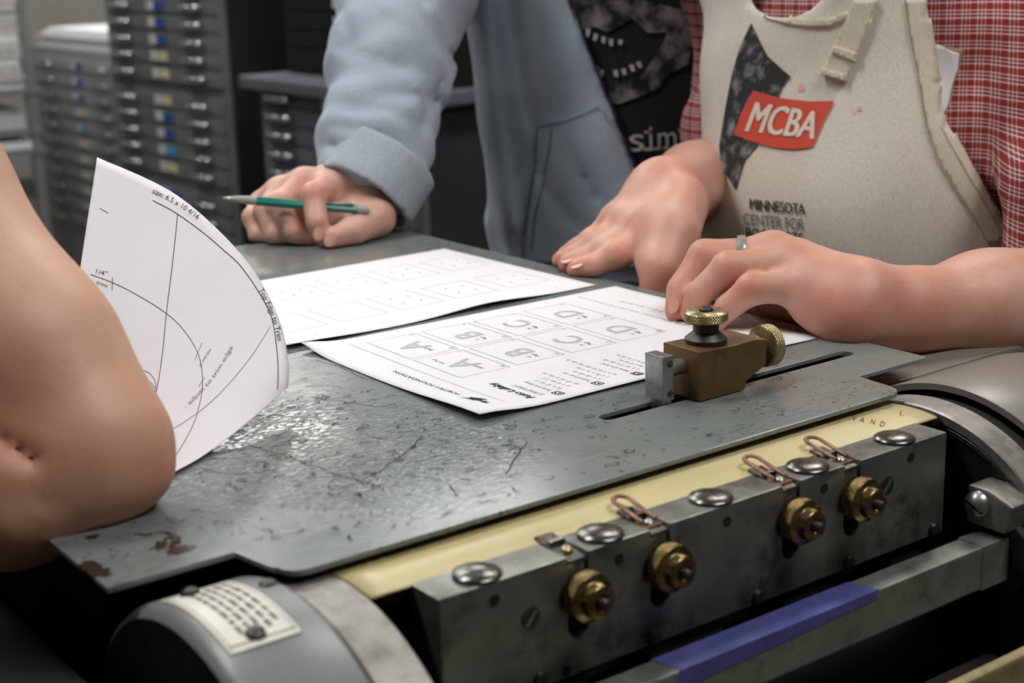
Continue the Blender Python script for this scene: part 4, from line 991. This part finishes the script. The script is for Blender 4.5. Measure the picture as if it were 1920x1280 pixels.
pl = Print(); pl.line(pix([(1066, 0), (1098, 80), (1130, 160), (1160, 230), (1190, 310)], 10), 7); pl.build('zip_edge', onto(bvh_of(hoodie, tee), .003), 'lining_blue', pB)
# print on the tee
sk = Print(); tw = Print()
skin_ = [(1062, 0), (1200, 0), (1290, 20), (1335, 70), (1300, 95), (1255, 60), (1215, 62), (1185, 35), (1140, 60), (1115, 50), (1085, 60)]
jaw = [(1128, 150), (1165, 158), (1205, 140), (1235, 95), (1252, 60), (1300, 60), (1290, 120), (1250, 140), (1235, 165), (1200, 180), (1160, 195), (1142, 190)]
def grid_poly(pr_, poly, st=10):
    bm = bmesh.new(); bm.faces.new([bm.verts.new((x, y, 0)) for x, y in poly]); P_ = np.array(poly)
    for a in (0, 1):
        t = P_[:, a].min()+st
        while t < P_[:, a].max():
            bmesh.ops.bisect_plane(bm, geom=bm.verts[:]+bm.edges[:]+bm.faces[:], plane_co=(t, t, 0), plane_no=(1, 0, 0) if a == 0 else (0, 1, 0)); t += st
    bm.verts.index_update(); pr_.add([(v.co.x, v.co.y) for v in bm.verts], [tuple(v.index for v in f.verts) for f in bm.faces]); bm.free()
grid_poly(sk, skin_); grid_poly(sk, jaw)
for x, y, w_, h_, r_ in ((1103, 62, 9, 16, .2), (1117, 70, 8, 13, .3), (1132, 75, 8, 12, .1), (1146, 80, 8, 13, .0), (1163, 79, 8, 9, .2), (1118, 131, 9, 14, .3), (1128, 138, 8, 14, .2), (1155, 138, 9, 13, -.1), (1170, 135, 9, 12, -.2), (1185, 128, 9, 13, -.3), (1198, 122, 9, 12, -.4)):
    q = [(-w_/2, -h_/2), (w_/2, -h_/2), (w_*.4, h_/2), (-w_*.3, h_*.45)]; tw.poly([(x+a*math.cos(r_)-b*math.sin(r_), y+a*math.sin(r_)+b*math.cos(r_)) for a, b in q])
for q_ in range(len(tw.f)):
    to = Print(); to.poly([tw.v[i] for i in tw.f[q_]]); to.build('tooth', onto(tb, .003), 'tee_white', pB)
for ch_, x_, w_ in (('s', 1176, 28), ('i', 1212, 12), ('m', 1230, 34), ('i', 1274, 12)):
    yb_ = 284-(x_-1176)*.065; tw = Print(); tw.text(ch_, (x_, yb_), (1, -.065), (-.02, -1), 68, width=w_ if ch_ != 'i' else 5, bold=.0)
    if ch_ == 'i': tw.v = [(a_+3, b_) for a_, b_ in tw.v]; tw.poly([(x_-5, yb_-4), (x_+13, yb_-5), (x_+13, yb_), (x_-5, yb_+1)]); tw.poly([(x_-4, yb_-36), (x_+4, yb_-36), (x_+4, yb_-32), (x_-4, yb_-32)])
    if ch_ == 'm':
        for dx in (1, 16, 31): tw.poly([(x_+dx-4, yb_-4-dx*.065), (x_+dx+5, yb_-4.6-dx*.065), (x_+dx+5, yb_-dx*.065), (x_+dx-4, yb_+.6-dx*.065)])
    tw.build('tee_letter', onto(tb, .003), 'tee_white', pB)
sk.build('skull_print', onto(tb, .002), 'skull_print', pB)
legs(pB, hipB-upB*.10, .13, 'jeans', RT*.10*np.array([1, 1, 0]))
head(pB, cheB+upB*.36+frB*.10, unit(frB-[0, 0, .6]), .108, 'skin_b')
# fist with the pencil
wB = pd(672, 352, 1.458)
mB = [pd(618, 352, 1.424), pd(572, 345, 1.436), pd(528, 362, 1.446), pd(494, 386, 1.452)]
fB = [[pd(588, 366, 1.388), pd(594, 416, 1.378), pd(600, 440, 1.380)],
      [pd(524, 384, 1.402), pd(549, 434, 1.392), pd(580, 450, 1.396)],
      [pd(499, 396, 1.414), pd(514, 440, 1.404), pd(545, 455, 1.406)],
      [pd(476, 408, 1.430), pd(484, 442, 1.418), pd(508, 456, 1.416)]]
tB = [pd(690, 368, 1.452), pd(704, 408, 1.418), pd(662, 433, 1.390), pd(622, 448, 1.380)]
def exB(P, f):
    f = smin(f, cone(P, pd(686, 335, 1.468), wB, .034, .031), .02); f = smin(f, cone(P, pd(650, 420, 1.43), pd(560, 430, 1.43), .024, .018), .014)
    return np.maximum(f, .0008-P[..., 2])
RB = [[.0135, .0118, .0098, .0082], [.0130, .0122, .0098, .0085], [.0125, .0118, .0095, .0082], [.0115, .0108, .0088, .0075]]
allB = mB+sum(fB, [])+tB+[wB, pd(690, 320, 1.47)]
hBo = sdf_obj('body', hand_fn(wB, mB, fB, (tB, [.022, .018, .0130, .0100]), (.021, .0135), RB, extra=exB), allB, .045, .0022, 'skin_b', pB, relax=2,
        tint=[(pd(575, 330, 1.41), .014, .5), (pd(590, 355, 1.375), .011, .45), (pd(560, 430, 1.375), .012, .5), (pd(600, 435, 1.365), .010, .35), (pd(480, 405, 1.41), .012, .3), (pd(622, 450, 1.366), .011, .35), (pd(525, 380, 1.39), .011, .3)])
nail(hBo, pd(597, 438, 1.3695), pd(597, 452, 1.37)-pd(596, 430, 1.37), -FW, .0048, .0062)
nail(hBo, pd(620, 450, 1.3695), pd(612, 462, 1.37)-pd(628, 438, 1.37), -FW+UP*.3, .0055, .0066)

# ---- person in apron and plaid shirt
hipC, cheC = pd(1745, 720, 1.45), pd(1700, 60, 1.40)
frC = unit(-FW*.80-RT*.52+np.array([0, 0, .05])); upC = unit(cheC-hipC); sdC = unit(np.cross(frC, upC))
pC = empty('person', (*hipC[:2], FLOOR), 'person in red plaid shirt and canvas apron with both hands on the feed board', 'person')
shCR, shCL = cheC+upC*.17-sdC*.19, cheC+upC*.17+sdC*.19
if (shCR-CAM)@RT > (shCL-CAM)@RT: shCR, shCL = shCL, shCR
def torsoC(P):
    f = cone(P, hipC, cheC, .170, .165, (frC, 1.30)); f = smin(f, ball(P, (hipC*.55+cheC*.45)+frC*.035, .125), .08); f = smin(f, cone(P, pd(1492, 180, 1.44), pd(1488, 640, 1.44), .062, .068), .05)
    f = smin(f, cone(P, cheC+upC*.12, shCR, .10, .078), .06); f = smin(f, cone(P, cheC+upC*.12, shCL, .10, .078), .06)
    return smin(f, cone(P, cheC+upC*.1, cheC+upC*.27, .10, .06), .05)
elCL, elCR = pd(2060, 560, 1.12), pd(1400, 300, 1.56)
def shirtC(P):
    wr = .003*np.sin((P@RT)*45+P[..., 2]*60)+.002*np.sin((P@UP)*95-(P@RT)*30)
    f = torsoC(P)+wr*.6
    l = chain(P, [shCL, pd(2020, 170, 1.27), pd(2058, 420, 1.16), pd(2070, 535, 1.122)], [.082, .074, .066, .058], .03)+wr
    r_ = chain(P, [shCR, pd(1432, 60, 1.58), pd(1402, 205, 1.575)], [.078, .064, .060], .03)+wr*.6
    r_ = smin(r_, cone(P, pd(1405, 205, 1.57), pd(1388, 246, 1.535), .060, .062), .006)
    f = smin(smin(f, l, .02), r_, .015)
    return np.maximum(f, (hipC[2]-.02)-P[..., 2])
shirt = sdf_obj('plaid_shirt', shirtC, [hipC, cheC+upC*.25, shCR, shCL, pd(2070, 550, 1.10), pd(1402, 215, 1.57)], .11, .0065, 'plaid_body', pC)
n1, n2 = plane_px((1737, 0), (1772, 230)), plane_px((1768, 215), (1908, 462))
def apronf(P):
    x = P@RT; z = P[..., 2]
    w_ = .0025*np.sin(x*38+z*14+1.)+.0018*np.sin(x*22-z*33)
    t = torsoC(P); f = np.maximum(t-.019+w_, -(t-.003))
    reg = np.minimum(side_of(P, n1), side_of(P, n2)); f = np.maximum(f, reg)
    f = np.maximum(f, -((P-(hipC+cheC)/2)@frC)-.015)
    f = np.maximum(f, -(cone(P, pd(1518, -95, 1.22), pd(1560, -520, 1.22), .0385, .046, (FW, .2)))); f = np.maximum(f, P[..., 2]-(cheC[2]+.15))
    return np.maximum(f, (hipC[2]-.15)-P[..., 2])
apron = sdf_obj('apron', apronf, [hipC-[0, 0, .15], cheC+upC*.16, cheC-sdC*.2, cheC+sdC*.2, hipC-sdC*.2, hipC+sdC*.2, (hipC+cheC)/2+frC*.16], .10, .005, 'apron', pC)
ab = bvh_of(apron)
bnd = [(1737, 0), (1745, 60), (1756, 130), (1772, 220), (1800, 275), (1850, 365), (1895, 440)]
inn = [(1852, 458), (1808, 380), (1760, 300), (1738, 235), (1722, 140), (1706, 60), (1698, 0)]
patch('apron_binding', bnd+inn, ab, .0006, .0018, 'apron_tape', pC, 9)
patch('neck_tape', [(1440, 22), (1475, 32), (1518, 38), (1556, 36), (1588, 22), (1598, 26), (1590, 36), (1560, 49), (1518, 51), (1470, 44), (1434, 34)], ab, .0006, .0022, 'apron_tape', pC, 8)
stp = patch('neck_strap', [(1606, 0), (1590, 40), (1571, 83), (1544, 138), (1589, 153), (1612, 100), (1634, 40), (1646, 0)], ab, .0012, .0042, 'apron_tape', pC, 8)
patch('strap_fold', [(1570, 86), (1612, 102), (1606, 116), (1564, 98)], ab, .005, .003, 'apron_tape', pC, 6); patch('strap_fold', [(1549, 128), (1590, 142), (1588, 154), (1543, 140)], ab, .005, .003, 'apron_tape', pC, 6)
st = Print()
for L_ in (inn, [(1764, 240), (1800, 305), (1840, 375), (1880, 445)]): st.line(pix(L_, 8), 1.6)
st.build('stitching', onto(ab, .0032), 'stitch', pC)
ap = Print(); grid_poly(ap, [(1410, 44), (1428, 82), (1440, 105), (1484, 144), (1468, 165), (1460, 182), (1500, 200), (1440, 240), (1420, 275), (1398, 300), (1381, 357), (1355, 315), (1350, 275), (1362, 200), (1375, 135), (1390, 85)], 8)
rd = Print(); grid_poly(rd, [(1415, 170), (1440, 178), (1470, 185), (1520, 191), (1566, 190), (1545, 230), (1526, 276), (1490, 281), (1450, 277), (1410, 265), (1379, 253), (1392, 212)], 8)
wt = Print(); along(wt, 'MCBA', [(1398, 247), (1430, 258), (1470, 266), (1530, 262)], 82)
V_, F_ = text_geo('MCBA', 0.); wt = Print()
V2 = V_.copy(); V2[:, 0] = V2[:, 0]/V2[:, 0].max(); V2[:, 1] /= .73
for sh_ in (0, 1.6, 3.2): wt.add([(1396+sh_+V*130+U*(22-6*V), 246+V*16-4*V*V*0-U*(58-5*V)-abs(V-.5)*0) for V, U in V2], F_)
bk = Print(); bg = Print()
def atxt(pr_, s_, x, y, w_, h_, sl, bold):
    for sh_ in bold:
        V, Fc = text_geo(s_, 0.); V = V.copy(); V[:, 0] *= w_/V[:, 0].max(); V[:, 1] *= h_/.73; pr_.add([(x+sh_+a-b*.05, y+a*sl-b) for a, b in V], Fc)
atxt(bk, 'MINNESOTA', 1407, 392, 104, 21, .10, (0, .9)); atxt(bg, 'CENTER FOR', 1396, 420, 114, 22, .10, (0,)); atxt(bk, 'BOOK ARTS', 1400, 447, 108, 22, .10, (0, .9))
ap.build('press_picture', onto(ab, .0012), 'press_print', pC); rd.build('red_banner', onto(ab, .0018), 'red_ink', pC); wt.build('banner_lettering', onto(ab, .0026), 'apron_white', pC)
bk.build('apron_lettering', onto(ab, .0016), 'apron_ink', pC); bg.build('apron_lettering', onto(ab, .0016), 'apron_ink_grey', pC)
so = Print()
for x, y, r_ in ((1503, 165, 8), (1612, 205, 5), (1603, 212, 3)): so.poly([(x+r_*math.cos(a)*random.uniform(.6, 1.1), y+r_*math.sin(a)*random.uniform(.6, 1.2)) for a in np.linspace(0, 2*PI, 9)[:-1]])
so_m = flat('faded_red', '#dfa79a', .9, 0, .1, 60); so.build('ink_stain', onto(ab, .0008), 'faded_red', pC)
legs(pC, hipC-upC*.08, .135, 'jeans', sdC*.10*np.array([1, 1, 0]))
head(pC, cheC+upC*.43+frC*.08, unit(frC-[0, 0, .6]), .11, 'skin_c')
# folded white card tucked behind the apron
cb2 = bvh_of(shirt)
card = patch('tucked_card', [(1722, 82), (1760, 84), (1785, 96), (1798, 100), (1794, 130), (1784, 160), (1776, 200), (1764, 222), (1745, 210), (1735, 150)], cb2, .004, .001, 'paper', None, 10)
tag(card, 'white card with a scalloped tan edge tucked behind the apron strap', 'card')
patch('card_edge', [(1724, 76), (1768, 84), (1806, 94), (1800, 120), (1788, 158), (1782, 196), (1764, 226), (1745, 212), (1735, 150)], cb2, .002, .001, 'kraft', card, 10)

# hands and forearms of the apron wearer
wL = pd(1612, 566, 1.028)
mL = [pd(1420, 496, 1.100), pd(1450, 477, 1.078), pd(1490, 495, 1.056), pd(1532, 533, 1.036)]
fL = [[pd(1330, 500, 1.115), pd(1290, 560, 1.110), pd(1282, 592, 1.100)],
      [pd(1322, 480, 1.086), pd(1276, 542, 1.084), pd(1267, 583, 1.078)],
      [pd(1366, 502, 1.060), pd(1310, 552, 1.066), pd(1298, 588, 1.066)],
      [pd(1410, 541, 1.040), pd(1364, 577, 1.048), pd(1345, 602, 1.050)]]
tL = [pd(1560, 560, 1.060), pd(1490, 575, 1.090), pd(1430, 590, 1.110), pd(1390, 592, 1.120)]
def exL(P, f):
    f = smin(f, chain(P, [wL, pd(1700, 582, 1.045), pd(1850, 578, 1.080), elCL], [.0225, .0265, .0385, .047], .02), .018)
    f = smin(f, chain(P, [pd(1530, 575, 1.035), pd(1590, 598, 1.022), pd(1650, 600, 1.035)], [.016, .0175, .018], .015), .016)
    return f
RL = [[.0135, .0115, .0095, .0082], [.0135, .0120, .0098, .0085], [.0130, .0118, .0096, .0082], [.0125, .0110, .0090, .0078]]
handC = sdf_obj('body', hand_fn(wL, mL, fL, (tL, [.020, .016, .012, .010]), (.022, .0145), RL, extra=exL), mL+sum(fL, [])+tL+[wL, elCL], .05, .0028, 'skin_c', pC, relax=2,
        tint=[(pd(1266, 585, 1.07), .014, .5), (pd(1318, 475, 1.075), .012, .3), (pd(1366, 500, 1.05), .013, .35), (pd(1410, 540, 1.03), .012, .35), (pd(1450, 455, 1.06), .014, .3), (pd(1500, 475, 1.04), .015, .3), (pd(1590, 610, 1.0), .03, .4), (pd(1720, 600, 1.01), .04, .3), (pd(1345, 600, 1.04), .012, .4)])
nail(handC, pd(1263, 572, 1.0705), pd(1264, 590, 1.07)-pd(1268, 550, 1.07), -FW-RT*.75, .0045, .0062)
# steel ring on the finger
rc = fL[1][0]*.46+mL[1]*.54; rax = unit(fL[1][0]-mL[1]); ru, rv, _ = frame(rax)
rg_ = lathe('ring', [(.0128, -.0030), (.0142, -.0030), (.0147, 0), (.0142, .0030), (.0128, .0030), (.0128, -.0030)], rc, rax, 'silver', pC, seg=40); rg_['label'] = 'silver ring'
# right hand, flat along the board edge
wR = pd(1250, 366, 1.285)
mR = [pd(1222, 436, 1.232), pd(1200, 424, 1.248), pd(1178, 416, 1.264), pd(1160, 412, 1.280)]
fR = [[pd(1158, 478, 1.222), pd(1118, 497, 1.226), pd(1080, 506, 1.236)],
      [pd(1138, 468, 1.240), pd(1098, 487, 1.245), pd(1064, 496, 1.252)],
      [pd(1122, 456, 1.256), pd(1082, 478, 1.262), pd(1052, 488, 1.268)],
      [pd(1110, 452, 1.276), pd(1082, 466, 1.280), pd(1060, 478, 1.286)]]
tR = [pd(1275, 385, 1.252), pd(1262, 440, 1.215), pd(1240, 500, 1.196), pd(1226, 545, 1.196)]
def exR(P, f):
    f = smin(f, chain(P, [wR, pd(1302, 342, 1.42), elCR], [.030, .0345, .042], .02), .02)
    f = smin(f, cone(P, pd(1240, 420, 1.225), pd(1222, 488, 1.205), .019, .013), .012); return f
hR = sdf_obj('body', hand_fn(wR, mR, fR, (tR, [.024, .021, .0155, .0125]), (.024, .0145), RL, extra=exR), mR+sum(fR, [])+tR+[wR, elCR], .05, .0028, 'skin_c', pC, relax=2,
        tint=[(pd(1075, 508, 1.225), .014, .5), (pd(1056, 498, 1.24), .012, .5), (pd(1048, 490, 1.26), .012, .5), (pd(1160, 475, 1.21), .014, .25), (pd(1228, 540, 1.18), .018, .35), (pd(1290, 300, 1.26), .03, .2)])
nail(hR, pd(1084, 499, 1.2265), pd(1070, 506, 1.23)-pd(1105, 494, 1.225), UP-FW*.4, .0045, .006); nail(hR, pd(1066, 489, 1.2435), pd(1056, 494, 1.25)-pd(1090, 482, 1.245), UP-FW*.4, .0045, .006)

# fine hair on the near forearm
hv = handC.data; nv = len(hv.vertices); co = np.empty(nv*3, np.float32); no = np.empty(nv*3, np.float32)
hv.vertices.foreach_get('co', co); hv.vertices.foreach_get('normal', no); co = co.reshape(-1, 3).astype(float); no = no.reshape(-1, 3).astype(float)
X_, Y_ = to_px(co); ok_ = np.argwhere((X_ > 1590) & (no[:, 2] > -.2))[:, 0]; pick = RNG.choice(ok_, min(600, len(ok_)), replace=False)
axh = unit(wL-elCL); vs, fs = [], []
for i in pick:
    d = unit(axh*.8+no[i]*.35+RNG.normal(0, .3, 3)); l_ = RNG.uniform(.005, .011); sdv = unit(np.cross(d, no[i]))*.00005; p = co[i]; k = len(vs)
    vs += [p-sdv, p+sdv, p+d*l_*.6+no[i]*.0006+sdv*.7, p+d*l_*.6+no[i]*.0006-sdv*.7, p+d*l_]; fs += [(k, k+1, k+2, k+3), (k+3, k+2, k+4)]
hair = mesh('arm_hair', vs, fs, 'arm_hair_mat', pC); hair['kind'] = 'stuff'
